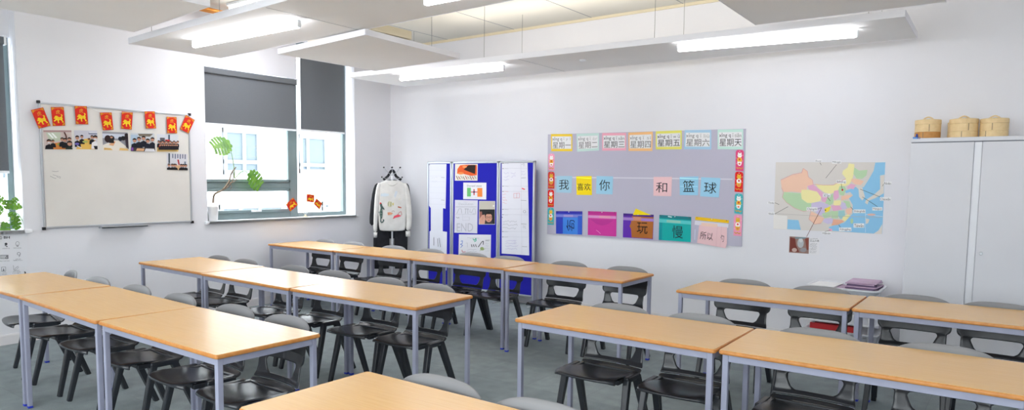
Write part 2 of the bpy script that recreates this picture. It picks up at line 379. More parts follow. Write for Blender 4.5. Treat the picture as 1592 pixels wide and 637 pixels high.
def blind(y0, y1, z0, z1, x, label, chain_y, cassette=True):
    t = empty('roller_blind', (x, (y0+y1)/2, z0), label=label, cat='blind', group=None)
    def P(nm, f, m):
        bm = bmesh.new(); f(bm); o = link(nm, bm, m, t, smooth=False); o.location = -t.location; return o
    P('blind_fabric', lambda b: box(b, *B3(x-.001, x+.001, y0+.012, y1-.012, z0, z1)), 'blind')
    P('bottom_bar', lambda b: box(b, *B3(x-.009, x+.009, y0+.01, y1-.01, z0-.022, z0+.002), .004), 'sill')
    if cassette:
        P('roller_cassette', lambda b: box(b, *B3(x-.03, x+.03, y0, y1, z1-.07, z1), .012), 'blind')
        P('end_bracket', lambda b: box(b, *B3(x-.03, x+.035, y1-.012, y1+.008, z1-.075, z1+.01), .003), 'sill')
    def ch(b):
        path(b, [(x+.03, chain_y, z1-.05), (x+.03, chain_y, z0-.25)], .003, 5); path(b, [(x+.03, chain_y+.02, z1-.05), (x+.03, chain_y+.02, z0-.25)], .003, 5)
        ball(b, (x+.03, chain_y+.01, z0-.26), .014, 8)
    P('pull_chain', ch, 'sill')
    return t
blind(-2.92, -1.58, 2.205, 2.845, -.12, 'wide grey roller blind covering the top left of the middle window', -1.565)
blind(-1.525, -.762, 2.215, 3.3, -.12, 'narrow tall grey roller blind beside the white window reveal near the corner', -.745)
blind(-7.28, -4.845, 1.615, 2.85, -.12, 'dark grey roller blind at the far left edge of the photo', -4.825)
# ------------------------------------------------------------------ ceiling rafts
def raft(name, corners, z, th, label, group='suspended ceiling rafts', seams=()):
    cx = sum(c[0] for c in corners)/4; cy = sum(c[1] for c in corners)/4
    t = empty(name, (cx, cy, z), label=label, cat='ceiling panel', group=group)
    bm = bmesh.new(); prism(bm, [(x-cx, y-cy) for x, y in corners], 0, th)
    link('board', bm, 'raft', t)
    bm = bmesh.new(); n = len(corners)
    for i in range(n):
        (xa, ya), (xb, yb) = corners[i], corners[(i+1) % n]
        d = Vector((xb-xa, yb-ya, 0)); L = d.length; a = math.atan2(d.y, d.x); nrm = Vector((d.y, -d.x, 0)).normalized()*.004
        box(bm, ((xa+xb)/2-cx+nrm.x, (ya+yb)/2-cy+nrm.y, th/2), (L+.008, .006, th+.004), 0, Matrix.Rotation(a, 3, 'Z') if True else None)
    link('edge_trim', bm, 'edge_white', t)
    for (x, y) in corners_in(corners):
        bm = bmesh.new(); path(bm, [(x-cx, y-cy, th), (x-cx, y-cy, CEIL-z)], .0022, 5); bar(bm, (x-cx, y-cy, th), (x-cx, y-cy, th+.025), .008, .005, 8)
        link('suspension_wire', bm, 'cord', t)
    for (xa, ya, xb, yb) in seams:
        bm = bmesh.new(); d = Vector((xb-xa, yb-ya, 0)); box(bm, ((xa+xb)/2-cx, (ya+yb)/2-cy, -.0006), (d.length, .004, .001), 0, Matrix.Rotation(math.atan2(d.y, d.x), 3, 'Z'))
        link('panel_seam', bm, 'cab_dark', t)
    return t
def corners_in(c):
    cx = sum(p[0] for p in c)/4; cy = sum(p[1] for p in c)/4; o = []
    L = max(abs(c[0][0]-c[1][0]), abs(c[1][0]-c[2][0]))
    for x, y in c: o.append((x+(cx-x)*(.25/max(L/2, .3)), y+(cy-y)*.25))
    if L > 2.5:
        for f in (.33, .66):
            for a, b in ((0, 1), (3, 2)):
                x = c[a][0]*(1-f)+c[b][0]*f; y = c[a][1]*(1-f)+c[b][1]*f; o.append((x, y+(cy-y)*.25))
    return o
RZ = 2.80
raft('ceiling_raft', [(1.40, -5.95), (2.73, -5.95), (2.717, -4.479), (1.36, -4.37)], RZ, .05, 'pale square ceiling raft at the top left above the whiteboard')
raft('ceiling_raft', [(.80, -4.14), (6.6, -4.40), (6.6, -3.42), (.80, -3.225)], RZ, .05, 'long white ceiling raft carrying the left light, running from the window wall', seams=[(3.03, -4.22, 3.01, -3.32)])
raft('ceiling_raft', [(.86, -1.545), (6.681, -1.298), (6.66, -.352), (.844, -.553)], RZ, .05, 'long white ceiling raft along the back wall carrying two lights', seams=[(3.30, -1.43, 3.27, -.46)])
SQ = [tuple(at(2, 2.74, *p)[:2]) for p in ((433, 84), (568, 54), (714, 91), (584, 110))]
raft('ceiling_raft', SQ, 2.74, .045, 'small square ceiling raft in front of the tall window blind')
raft('ceiling_raft', [(5.79, -3.0), (7.0, -2.96), (6.97, -1.73), (5.755, -1.755)], RZ-.025, .045, 'square ceiling raft at the top right of the photo')
# air unit lying on the small raft
t = empty('air_unit', (SQ[1][0]*.68+SQ[0][0]*.32, SQ[0][1]*.4+SQ[1][1]*.6+.05, 2.74+.053), label='cream ventilation box with a dark slotted grille on the small square raft', cat='vent')
boxes('casing', [(-.42, .42, -.02, .45, 0, .07)], 'cream', t, .004)
bm = bmesh.new()
for i in range(26): box(bm, (-.40+i*.0165, -.023, .036), (.009, .006, .05))
link('grille', bm, 'grille', t)
# sensor
bm = bmesh.new(); lathe(bm, [(.035, 0), (.033, -.012), (.018, -.02), (.0, -.021)], 20)
link('smoke_detector', bm, 'sill', None, tuple(at(2, RZ-.0005, 906, 93))); tag(bpy.data.objects['smoke_detector'], 'small round white detector under the long back raft between its lights', 'detector')
# tube lights
def tube(p0, p1, label):
    p0, p1 = Vector(p0), Vector(p1); c = (p0+p1)/2; L = (p1-p0).length
    t = empty('ceiling_tube_light', c, math.atan2(p1.y-p0.y, p1.x-p0.x), label=label, cat='light', group='tube lights under the ceiling rafts')
    bm = bmesh.new(); box(bm, (0, 0, .050), (L-.05, .022, .022), .002); link('light_body', bm, 'sill', t)
    bm = bmesh.new(); n = 12; ring = []
    for x in (-L/2+.012, -L/2+.02, L/2-.02, L/2-.012):
        e = .8 if abs(x) > L/2-.015 else 1
        ring.append([bm.verts.new((x, .025*e*math.cos(2*PI*k/n), .012+.023*e*math.sin(2*PI*k/n))) for k in range(n)])
    for a, b in zip(ring, ring[1:]):
        for k in range(n): j = (k+1) % n; bm.faces.new((a[k], a[j], b[j], b[k]))
    bm.faces.new(ring[0]); bm.faces.new(ring[-1])
    link('light_diffuser', bm, 'tube', t, smooth=False)
    for s in (-1, 1):
        bm = bmesh.new(); box(bm, (s*(L/2-.006), 0, .022), (.012, .036, .060), .006); link('end_cap', bm, 'sill', t)
    return t
LZ = RZ-.062
def lp(x, y): return tuple(at(2, LZ, x, y))
tube(lp(301, 73), lp(466, 41), 'bright tube light under the left ceiling raft above the window wall')
tube(lp(622, 124.5), lp(784, 108), 'bright tube light near the room corner, above the blue display screen')
tube(lp(1053, 79), lp(1334, 56), 'bright tube light over the China map at the right end of the raft')
# further tubes, added to light the rest of the room
tube((4.2, -3.80, LZ), (5.65, -3.78, LZ), 'tube light on the left raft, above the middle tables')
for i, (x, y) in enumerate(((2.2, -6.6), (5.4, -6.7), (8.3, -5.2), (8.3, -8.2), (4.0, -8.6), (8.3, -2.2))):
    tube((x-.72, y, LZ), (x+.72, y, LZ), ['unseen tube light over the front left tables', 'unseen tube light over the front centre tables', 'unseen tube light right of the camera', 'unseen tube light behind the camera on the right', 'unseen tube light behind the camera on the left', 'unseen tube light beside the white cabinet'][i])
# added glowing panel standing in for the uplit slab, with copper pipes beside it
q = [at(2, 3.44, *p) for p in ((340, 20), (372, 0), (430, -8), (362, 17))]
c0 = at(2, 3.43, 360, 14)
t = empty('slab_glow_panel', (c0.x+.65, c0.y+.25, 3.41), math.radians(2), label='glowing panel standing in for the uplit slab between the top left rafts', cat='light')
boxes('light_body', [(-.62, .62, -.32, .32, .03, .06)], 'sill', t, .004); boxes('light_diffuser', [(-.60, .60, -.30, .30, .0, .03)], 'tube', t)
for k in range(2):
    p = at(2, 3.40, 316+k*7, 15-k*.5); bm = bmesh.new(); path(bm, [(p.x, p.y-.7, 3.40), (p.x, p.y+1.2, 3.40)], .022, 10)
    tag(link('copper_pipe', bm, 'copper', smooth=True), 'orange copper pipe crossing the gap between the top left rafts', 'pipe', 'copper pipes under the slab')
# ================================================================== TABLES
TH = .768
def table(x, y, ang, L, W, label, group):
    t = empty('classroom_table', (x, y, 0), ang, label, 'table', group)
    bm = bmesh.new(); r = .014
    stack_prism(bm, [(rrect(.004, L-.004, .004, W-.004, r), TH-.021), (rrect(.001, L-.001, .001, W-.001, r), TH-.018), (rrect(0, L, 0, W, r), TH-.012), (rrect(.001, L-.001, .001, W-.001, r), TH-.005), (rrect(.005, L-.005, .005, W-.005, r), TH-.001)])
    link('edge_band', bm, 'band', t)
    bm = bmesh.new(); prism(bm, rrect(.0045, L-.0045, .0045, W-.0045, r), TH-.004, TH); link('tabletop', bm, 'beech', t)
    i = .016; s = .028
    bm = bmesh.new(); z0, z1 = TH-.056, TH-.021
    for b in ((i+s, L-i-s, i+.002, i+.026), (i+s, L-i-s, W-i-.026, W-i-.002), (i+.002, i+.026, i+s, W-i-s), (L-i-.026, L-i-.002, i+s, W-i-s)):
        box(bm, *B3(b[0], b[1], b[2], b[3], z0, z1), .002)
    link('table_frame', bm, 'steel', t)
    for a in (0, 1):
        for c in (0, 1):
            lx = i if a == 0 else L-i-s; ly = i if c == 0 else W-i-s
            bm = bmesh.new(); box(bm, *B3(lx, lx+s, ly, ly+s, .014, TH-.021), .003); lg = link('leg', bm, 'steel', t)
            bm = bmesh.new(); box(bm, *B3(lx-.001, lx+s+.001, ly-.001, ly+s+.001, 0, .015), .003); link('foot_glide', bm, 'blueglide', lg)
    return t
R = math.radians
TABLES = [
 ('A', .955, -5.585, R(.3), 1.185, .61, 'beech-topped table at the far left, cut by the photo edge', 'front left row'),
 ('A', 2.150, -5.578, R(-1.9), 1.235, .605, 'beech-topped table in the middle of the front left row', 'front left row'),
 ('A', 3.402, -5.610, R(-.2), 1.195, .595, 'beech-topped table at the right end of the front left row, washed with window glare', 'front left row'),
 ('B', .826, -4.140, R(-1.2), 1.150, .615, 'beech-topped table nearest the whiteboard in the middle left row', 'middle left row'),
 ('B', 1.990, -4.182, R(-1.2), 1.225, .60, 'glare-whitened table in the centre of the middle left row', 'middle left row'),
 ('B', 3.232, -4.205, R(1.7), 1.235, .605, 'beech-topped table at the right end of the middle left row', 'middle left row'),
 ('C', .125, -2.222, R(0), 1.205, .605, 'beech-topped table under the window, leftmost of the long back row', 'long back row'),
 ('C', 1.345, -2.214, R(0), 1.180, .60, 'beech-topped table in front of the coat stand in the long back row', 'long back row'),
 ('C', 2.533, -2.208, R(.1), 1.180, .60, 'beech-topped table in front of the blue display screen in the long back row', 'long back row'),
 ('C', 3.737, -2.252, R(0), 1.195, .615, 'beech-topped table at the right end of the long back row', 'long back row'),
 ('D', 5.137, -4.045, R(0), 1.185, .635, 'beech-topped table in the centre of the photo, left of the front right pair', 'front right pair'),
 ('D', 6.335, -4.035, R(1.0), 1.215, .635, 'beech-topped table at lower right, running out of the photo', 'front right pair'),
 ('E', 5.437, -2.388, R(0), 1.172, .635, 'beech-topped table under the China map, left of the back right pair', 'back right pair'),
 ('E', 6.618, -2.372, R(0), 1.20, .655, 'beech-topped table in front of the white cabinet, right of the back right pair', 'back right pair'),
 ('F', 5.312, -5.965, R(0), 1.20, .612, 'nearest beech-topped table at the bottom centre of the photo', 'nearest table'),
]
for r, x, y, a, L, W, lab, g in TABLES: table(x, y, a, L, W, lab, 'classroom tables, '+g)
# ================================================================== CHAIRS
def chair_proto():
    t = empty('classroom_chair', (0, 0, 0))
    prof = [(-.262, .418), (-.266, .430), (-.258, .442), (-.235, .449), (-.18, .451), (-.11, .447), (-.03, .438), (.05, .427), (.11, .420), (.152, .424), (.180, .442)]
    backp = [(.180, .442), (.194, .465), (.200, .490), (.205, .52), (.211, .545), (.217, .56), (.223, .59), (.232, .64), (.242, .70), (.253, .755), (.266, .785), (.276, .800)]
    def seat_pt(t_, i):
        y, z = prof[i]; f = i/(len(prof)-1); y = -.228+(y+.262)*(.406/.44)+(.016*t_*t_+.03*abs(t_)**8)*max(0, 1-max(0, f-.2)/.4)
        w = .217-.017*math.sin(PI*min(1, f*1.1)) - (.006 if i < 2 else 0) - .010*f
        dip = .016*(1-t_*t_)*math.sin(PI*min(1, max(0, (f-.1)/.8)))
        edge = .010*max(0, abs(t_)-.8)/.2
        return Vector((t_*w, y - (.03*t_*t_*max(0, (f-.75)/.25)), z-dip-edge*(1-f)))
    T = [-1+2*k/20 for k in range(21)]
    bm = bmesh.new(); g = [[bm.verts.new(seat_pt(t_, i)) for t_ in T] for i in range(len(prof))]
    for a, b in zip(g, g[1:]):
        for k in range(20): bm.faces.new((a[k], a[k+1], b[k+1], b[k]))
    st = link('seat', bm, 'chair', t, smooth=True); md = st.modifiers.new('s', 'SOLIDIFY'); md.thickness = .011; md.offset = -1; md2 = st.modifiers.new('b', 'SUBSURF'); md2.levels = md2.render_levels = 1
    # backrest with its hand opening
    bm = bmesh.new(); n = len(backp); rows = []
    def back_w(z):
        if z < .50: return .207-.014*(z-.442)/.058
        if z < .556: return .195
        if z < .570: return .195+.026*(z-.556)/.014
        return .221-.012*((z-.68)/.12)**2*(1 if z > .68 else 0)
    def open_w(z):
        if z < .470 or z > .556: return .13
        b = .108+.040*(z-.47)/.086
        e = min(1, (z-.47)/.014, (.556-z)/.014); return b*(.86+.14*e)
    zs = [.442, .452, .462, .470, .475, .484, .500, .520, .538, .548, .552, .556, .564, .580, .61, .65, .69, .73, .765, .785, .800]
    def yb(z):
        for (ya, za), (yc, zc) in zip(backp, backp[1:]):
            if z <= zc: return ya+(yc-ya)*(z-za)/(zc-za)
        return backp[-1][0]
    inner = 12; outer = 4
    for z in zs:
        w = back_w(z); o = open_w(z); row = []
        xs = [-w+(w-o)*k/outer for k in range(outer)]+[-o+2*o*k/inner for k in range(inner)]+[o+(w-o)*k/outer for k in range(outer+1)]
        for x in xs:
            u = x/.22; top = max(0, (z-.56)/.24)
            zz = z-(.040*u**4+.008*u*u)*max(0, (z-.66)/.14)
            curve = .03*u*u if z < .56 else .030*u*u+.004*u*u*top
            row.append(bm.verts.new((x, yb(z)-curve, zz)))
        rows.append(row)
    for i, (a, b) in enumerate(zip(rows, rows[1:])):
        for k in range(len(a)-1):
            if zs[i] >= .4699 and zs[i+1] <= .5561 and outer <= k < outer+inner: continue
            bm.faces.new((a[k], a[k+1], b[k+1], b[k]))
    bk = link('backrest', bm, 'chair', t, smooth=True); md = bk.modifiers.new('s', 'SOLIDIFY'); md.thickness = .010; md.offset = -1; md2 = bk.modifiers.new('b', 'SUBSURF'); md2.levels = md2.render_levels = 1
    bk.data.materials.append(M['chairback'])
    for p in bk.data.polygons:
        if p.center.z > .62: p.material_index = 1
    # apron under the seat and the A-shaped side legs
    bm = bmesh.new(); box(bm, (0, -.125, .417), (.36, .018, .026), .004); box(bm, (0, .12, .415), (.35, .018, .022), .004)
    for s in (-1, 1):
        box(bm, (s*.180, .0, .412), (.030, .26, .030), .006)
    link('seat_frame', bm, 'chair', t)
    for s in (-1, 1):
        bm = bmesh.new(); bar(bm, (s*.207, -.042, .412), (s*.226, -.140, 0), .029, .022, square=True, up=(1, 0, 0)); lg = link('leg', bm, 'chair', t)
        bv = lg.modifiers.new('r', 'BEVEL'); bv.width = .007; bv.segments = 2
        bm = bmesh.new(); bar(bm, (s*.204, .085, .412), (s*.226, .250, 0), .029, .022, square=True, up=(1, 0, 0)); bar(bm, (s*.190, .11, .385), (s*.212, .240, .03), .010, .009, square=True, up=(1, 0, 0)); lg = link('leg', bm, 'chair', t)
        bm = bmesh.new(); bar(bm, (s*.206, -.062, .414), (s*.206, .104, .414), .026, .026, square=True, up=(1, 0, 0)); lj = link('side_bracket', bm, 'chair', t)
        bv = lj.modifiers.new('r', 'BEVEL'); bv.width = .010; bv.segments = 3
    return t
proto = chair_proto()
_first = [True]
def place(x, y, a, label, group):
    if _first[0]:
        r = proto; _first[0] = False
    else:
        r = proto.copy(); col.objects.link(r)
        for ch in list(proto.children):
            c = ch.copy(); col.objects.link(c); c.parent = r
    r.location = (x, y, 0); r.rotation_euler = (0, 0, a); r['label'] = label; r['category'] = 'chair'; r['group'] = group
    return r
ROWS = [
 ('A', -4.92, [(1.28, -.2), 1.845, 2.46, 3.054, 3.69, 4.206], 'chairs behind the front left row of tables', 'behind the front left row of tables'),
 ('B', -3.475, [1.135, 1.60, 2.338, 2.887, 3.51, 4.01], 'chairs behind the middle left row of tables', 'behind the middle left row of tables'),
 ('C', -1.548, [.42, .954, 1.646, 2.225, 2.83, 3.309, 4.02, 4.634], 'chairs behind the long back row of tables', 'behind the long back row of tables'),
 ('D', -3.355, [5.476, 6.0, 6.64, 7.201], 'chairs behind the front right pair of tables', 'behind the front right pair of tables'),
 ('E', -1.675, [5.725, 6.295, 6.905, 7.375], 'chairs behind the back right pair of tables', 'behind the back right pair of tables'),
 ('F', -5.30, [5.692, 6.175], 'chairs behind the nearest table', 'behind the nearest table'),
]
ORD = ['first', 'second', 'third', 'fourth', 'fifth', 'sixth', 'seventh', 'eighth']
SPECIAL = {('C', 2): 'charcoal plastic chair just below the coat stand, third from left in the long back row',
           ('F', 0): 'left of the two nearest chairs, its grey backrest above the bottom centre table',
           ('F', 1): 'right of the two nearest chairs, backrest top at the bottom edge of the photo'}
for row, yb_, L, grp, desc in ROWS:
    for i, xc in enumerate(L):
        a = random.uniform(-.03, .03)
        yb2_ = yb_
        if isinstance(xc, tuple): xc, a = xc; yb2_ = yb_+.035
        lab = SPECIAL.get((row, i), 'charcoal plastic chair, %s from the left %s' % (ORD[i], desc))
        place(xc+.265*math.sin(a), yb2_-.265*math.cos(a)+random.uniform(-.004, .006), a, lab, grp)
# ================================================================== WHITEBOARD WALL
WY0, WY1, WZ0, WZ1 = -4.634, -3.129, 1.069, 2.270
t = empty('whiteboard', (0, (WY0+WY1)/2, WZ0), label='wide white dry-wipe board with a thin aluminium frame on the left wall', cat='whiteboard')
def WP(nm, L, m, bev=0, par=None):
    bm = bmesh.new()
    for b_ in L: box(bm, *B3(*b_), bev)
    o = link(nm, bm, m, t); o.location = -t.location; return o
WP('board_surface', [(.002, .016, WY0+.01, WY1-.01, WZ0+.01, WZ1-.01)], 'wb')
WP('board_frame', [(.002, .024, WY0, WY1, WZ0, WZ0+.018), (.002, .024, WY0, WY1, WZ1-.018, WZ1), (.002, .024, WY0, WY0+.018, WZ0, WZ1), (.002, .024, WY1-.018, WY1, WZ0, WZ1)], 'alu', .003)
for yy in (WY0, WY1):
    for zz in (WZ0, WZ1): WP('corner_cap', [(.001, .030, yy-.014, yy+.014, zz-.014, zz+.014)], 'black', .004)
WP('pen_tray', [(.002, .075, -4.13, -3.66, WZ0-.022, WZ0-.008), (.068, .075, -4.13, -3.66, WZ0-.022, WZ0)], 'alu', .003)
zz = Z(40, 150, 4.9); A = Art(on_left(zz)); A.m = on_left(zz, .017)
A.line([(185, 605), (215, 620), (232, 625)], 2.5, (120, 120, 126)); A.line([(200, 568), (230, 572), (250, 568)], 2.5, (130, 130, 136)); A.line([(205, 595), (265, 612), (262, 622), (235, 610)], 2, (120, 120, 126))
A.build('pen_scribble', lambda a, b, k: Vector((.0172+k, a, b)), parent=t, thick=0.0, rel=t.location)
LION = [(.10, .62), (.16, .78), (.28, .84), (.40, .80), (.48, .70), (.62, .66), (.72, .70), (.80, .84), (.72, .96), (.80, 1.0), (.92, .88), (.84, .68), (.90, .52), (.84, .34), (.96, .16), (.94, .06), (.80, .08), (.82, .18), (.70, .34), (.58, .38), (.52, .30), (.50, .14), (.56, .04), (.40, .02), (.40, .14), (.36, .34), (.26, .34), (.12, .20), (.02, .20), (.02, .30), (.16, .40), (.20, .52), (.06, .50), (.03, .58)]
def flag_art(A):
    A.rect(0, 0, 1, 1, (196, 30, 24)); A.rect(.04, .03, .96, .97, (214, 44, 28))
    for (x, y, sx, sy) in ((.04, .03, 1, 1), (.96, .03, -1, 1), (.04, .97, 1, -1), (.96, .97, -1, -1)):
        A.poly([(x, y), (x+.22*sx, y), (x+.16*sx, y+.06*sy), (x+.05*sx, y+.13*sy), (x, y+.15*sy)], (214, 150, 40), lift=False)
    A.k += 1
    A.line([(.2, .10), (.35, .06), (.65, .06), (.8, .10)], .02, (220, 160, 50))
    A.text('虎', .34, .15, .66, .37, (226, 176, 52))
    A.poly([(.10+.82*u, .86-.48*v) for u, v in LION], (244, 208, 40))
    for (u, v) in ((.5, .58), (.6, .55), (.68, .56), (.36, .64)): A.line([(.10+.82*u, .86-.48*v), (.12+.82*u, .86-.48*(v-.10))], .018, (206, 90, 30))
    A.oval(.26, .55, .02, .012, (160, 40, 20), 8)
fz1, fz2 = Z(40, 150, 4.9), Z(180, 160, 5.307)
FL = [(fz1, [(40, 103), (133, 82), (190, 222), (100, 245)], 'leftmost red tiger flag, tilted across the corner of the whiteboard'),
 (fz1, [(192, 80), (290, 80), (302, 222), (207, 224)], 'red tiger flag second from the left along the top of the whiteboard'),
 (fz1, [(373, 70), (465, 72), (477, 212), (383, 210)], 'red tiger flag third from the left, hanging highest on the string'),
 (fz1, [(565, 122), (655, 120), (670, 253), (590, 257)], 'red tiger flag fourth from the left above the busy table photo'),
 (fz2, [(50, 68), (141, 78), (133, 220), (45, 212)], 'red tiger flag fifth from the left, above the two right-hand class photos'),
 (fz2, [(238, 68), (322, 68), (334, 210), (250, 210)], 'red tiger flag sixth from the left, above the photo of five pupils'),
 (fz2, [(420, 110), (502, 115), (507, 250), (425, 248)], 'red tiger flag seventh from the left, above the large group photo'),
 (fz2, [(580, 98), (652, 140), (602, 252), (530, 215)], 'rightmost red tiger flag, tilted over the right edge of the whiteboard')]
for z_, q_, lab in FL:
    A = Art(quad_on(on_left(z_, .03), q_)); flag_art(A); tag(A.build('bunting_flag', 'L', .027), lab, 'flag', 'tiger flags along the whiteboard')
sp = [on_left(z_, .03)(x, y) for z_, x, y in ((fz1, 95, 45), (fz1, 180, 52), (fz1, 290, 72), (fz1, 375, 70), (fz1, 465, 72), (fz1, 570, 120), (fz1, 655, 118), (fz2, 141, 76), (fz2, 238, 68), (fz2, 322, 68), (fz2, 420, 112), (fz2, 502, 115), (fz2, 590, 98))]
bm = bmesh.new(); path(bm, [(.028, a, b) for a, b in sp], .0016, 5); tag(link('bunting_string', bm, 'sill'), 'thin pale string holding the red tiger flags on the whiteboard', 'string')
# class photographs (unit coordinates, v down)
SK, HR, BK = (190, 140, 118), (36, 26, 24), (28, 28, 34)
def person_bit(A, x, y, s, shirt=BK, mask=False):
    A.poly([(x-.5*s, y+1.6*s), (x-.42*s, y+.7*s), (x, y+.42*s), (x+.42*s, y+.7*s), (x+.5*s, y+1.6*s)], shirt)
    A.oval(x, y, .26*s, .36*s, SK, 10); A.poly([(x-.28*s, y-.02*s), (x-.25*s, y-.32*s), (x, y-.46*s), (x+.25*s, y-.32*s), (x+.28*s, y-.02*s), (x+.15*s, y-.16*s), (x-.15*s, y-.16*s)], HR)
    if mask: A.rect(x-.18*s, y+.05*s, x+.18*s, y+.28*s, (225, 228, 235))
def ph1(A):
    A.rect(0, 0, 1, 1, (206, 190, 186)); A.rect(0, 0, 1, .1, (170, 140, 140)); A.poly([(.08, .12), (.6, .1), (.58, .55), (.3, .6), (.16, .45)], (190, 200, 180))
    for x in (.14, .26): A.poly([(x, .15), (x+.07, .15), (x+.22, .4), (x+.15, .42)], (235, 240, 238))
    A.poly([(.3, 1), (.34, .68), (.62, .62), (.8, .75), (.85, 1)], (206, 128, 62)); A.oval(.56, .74, .11, .05, (130, 160, 80))
    person_bit(A, .17, .6, .3, mask=True); person_bit(A, .31, .58, .2); A.line([(.8, .5), (.79, .3), (.73, .1)], .05, (90, 50, 46))
    person_bit(A, .64, .48, .24); person_bit(A, .74, .52, .26); person_bit(A, .9, .48, .26); person_bit(A, .9, .7, .34, (34, 48, 40))
def ph2(A):
    A.rect(0, 0, 1, 1, (200, 200, 212)); A.poly([(.05, 1), (.2, .5), (.6, .42), (.9, .5), (1, .75), (1, 1)], (228, 184, 92)); A.rect(.62, .1, 1, .2, (120, 126, 150)); A.rect(.64, .06, 1, .14, (214, 216, 226))
    person_bit(A, .12, .4, .3); person_bit(A, .32, .34, .24); A.oval(.45, .6, .12, .06, (170, 180, 100)); A.oval(.09, .72, .1, .06, (110, 100, 180)); A.poly([(.1, .8), (.3, .92), (.28, .94), (.08, .84)], (226, 222, 230))
    person_bit(A, .76, .35, .24); person_bit(A, .9, .4, .36, (226, 224, 226), True); A.oval(.62, .45, .06, .05, (110, 70, 60)); A.poly([(.82, .82), (1, .82), (1, 1), (.88, 1)], BK)
def ph3(A):
    A.rect(0, 0, 1, 1, (150, 150, 158)); A.rect(0, .1, 1, .35, (200, 206, 220)); A.poly([(0, 1), (0, .72), (.45, .45), (.62, .45), (1, .85), (1, 1)], (222, 216, 206))
    A.poly([(.03, .98), (.05, .86), (.3, .88), (.38, .98)], (222, 180, 110)); A.poly([(.62, .98), (.66, .84), (.96, .88), (1, .98)], (222, 180, 110)); A.poly([(.22, .7), (.42, .5), (.5, .52), (.4, .75)], (214, 160, 120))
    A.oval(.2, .38, .13, .2, (44, 28, 30)); A.oval(.36, .34, .1, .14, (34, 30, 34)); person_bit(A, .34, .28, .2); A.oval(.68, .36, .08, .12, (30, 34, 50)); A.oval(.8, .32, .1, .12, (30, 30, 34)); A.poly([(.86, .1), (1, .05), (1, .9), (.9, .8)], (54, 44, 54)); A.oval(.93, .2, .07, .16, (36, 24, 28))
def ph4(A):
    A.rect(0, 0, 1, 1, (196, 200, 206)); A.poly([(.3, .04), (.95, .02), (.8, .18), (.36, .18)], (120, 112, 100)); A.rect(0, .1, .3, .7, (170, 190, 210))
    for x, y in ((.16, .42), (.34, .34), (.53, .28), (.7, .42), (.9, .34)): person_bit(A, x, y, .3, (22, 26, 40))
    A.rect(0, .8, 1, 1, (60, 54, 56)); A.poly([(.2, .98), (.25, .84), (.55, .84), (.52, .98)], (206, 160, 120)); A.poly([(.55, 1), (.6, .84), (.95, .84), (1, 1)], (214, 214, 220)); A.rect(.02, .8, .09, .96, (120, 60, 160))
def ph5(A):
    A.rect(0, 0, 1, 1, (206, 210, 218)); A.rect(0, .72, 1, 1, (226, 190, 120)); A.rect(.52, .02, .6, .4, (60, 84, 100)); A.rect(.14, .2, .36, .5, (90, 92, 100)); A.rect(.38, .3, .6, .46, (190, 50, 54))
    for k in range(11): person_bit(A, .08+.086*k, .5 if k % 2 else .44, .2, BK if k != 1 else (180, 50, 50))
    for k in range(9): person_bit(A, .12+.095*k, .62, .17, (34, 30, 38))
def ph6(A):
    A.rect(0, 0, 1, 1, (204, 204, 212)); A.rect(.08, 0, .15, .6, (50, 70, 84))
    for k in range(6): A.rect(.26+.12*k, .02, .31+.12*k, .28+.03*(k % 2), (100, 108, 130), lift=False)
    A.k += 1; A.poly([(.5, .36), (.58, .36), (.62, .68), (.56, .68)], (170, 44, 48)); A.rect(.84, .46, .92, .7, (110, 124, 140)); A.poly([(.4, 1), (.46, .7), (.62, .7), (.66, 1)], (214, 176, 136))
    for x in (.1, .25, .34, .4, .68, .78, .9): person_bit(A, x, .72, .24)
pz1, pz2 = Z(60, 195, 14.156), Z(150, 195, 8.493)
for z_, q_, f_, lab in ((pz1, [(104, 103), (722, 105), (740, 524), (130, 522)], ph1, 'leftmost class photo on the whiteboard, pupil raising an arm by a projector screen'),
 (pz1, [(780, 105), (1288, 112), (1290, 524), (800, 520)], ph2, 'class photo second from left on the whiteboard, pupils round a bare yellow table'),
 (pz2, [(78, 80), (412, 92), (425, 336), (86, 326)], ph3, 'class photo third from left on the whiteboard, a long table seen end on'),
 (pz2, [(450, 95), (765, 105), (772, 346), (452, 338)], ph4, 'photo of five pupils in a row with folded arms on the whiteboard'),
 (pz2, [(797, 112), (1082, 122), (1082, 345), (800, 345)], ph5, 'photo of a large class group on a wooden floor, top right of the whiteboard'),
 (pz2, [(928, 365), (1202, 378), (1200, 592), (930, 584)], ph6, 'lowest photo on the whiteboard, a hall with a red hanging banner')):
    A = Art(quad_on(on_left(z_, .018), q_, True)); f_(A); tag(A.build('class_photo', 'L', .0165, .0005), lab, 'photo', 'class photos on the whiteboard')
# poster under the left sill
z_ = Z(0, 360, 7.96); A = Art(on_left(z_, .003)); D = (48, 50, 56)
A.poly([(-420, -2), (338, 8), (352, 1000), (-420, 1000)], (226, 227, 232))
A.text('BH', 46, 55, 121, 86, D, bold=.02)
A.oval(10, 76, 17, 18, D, 20); A.oval(10, 76, 13, 14, (226, 227, 232), 20); A.text('2', 3, 66, 17, 86, D)
A.oval(74, 152, 18, 16, (70, 72, 78), 12); A.line([(58, 170), (92, 182), (80, 188)], 8, (80, 82, 88)); A.text('CREATIVE', 26, 204, 120, 213, (90, 92, 98), skew=-4)
A.oval(215, 148, 24, 28, (110, 112, 118), 18); A.oval(215, 148, 20, 24, (226, 227, 232), 18); A.rect(203, 170, 227, 182, (110, 112, 118)); A.line([(206, 158), (224, 158)], 3, (110, 112, 118)); A.text('INNOVATIVE', 166, 196, 262, 206, (90, 92, 98))
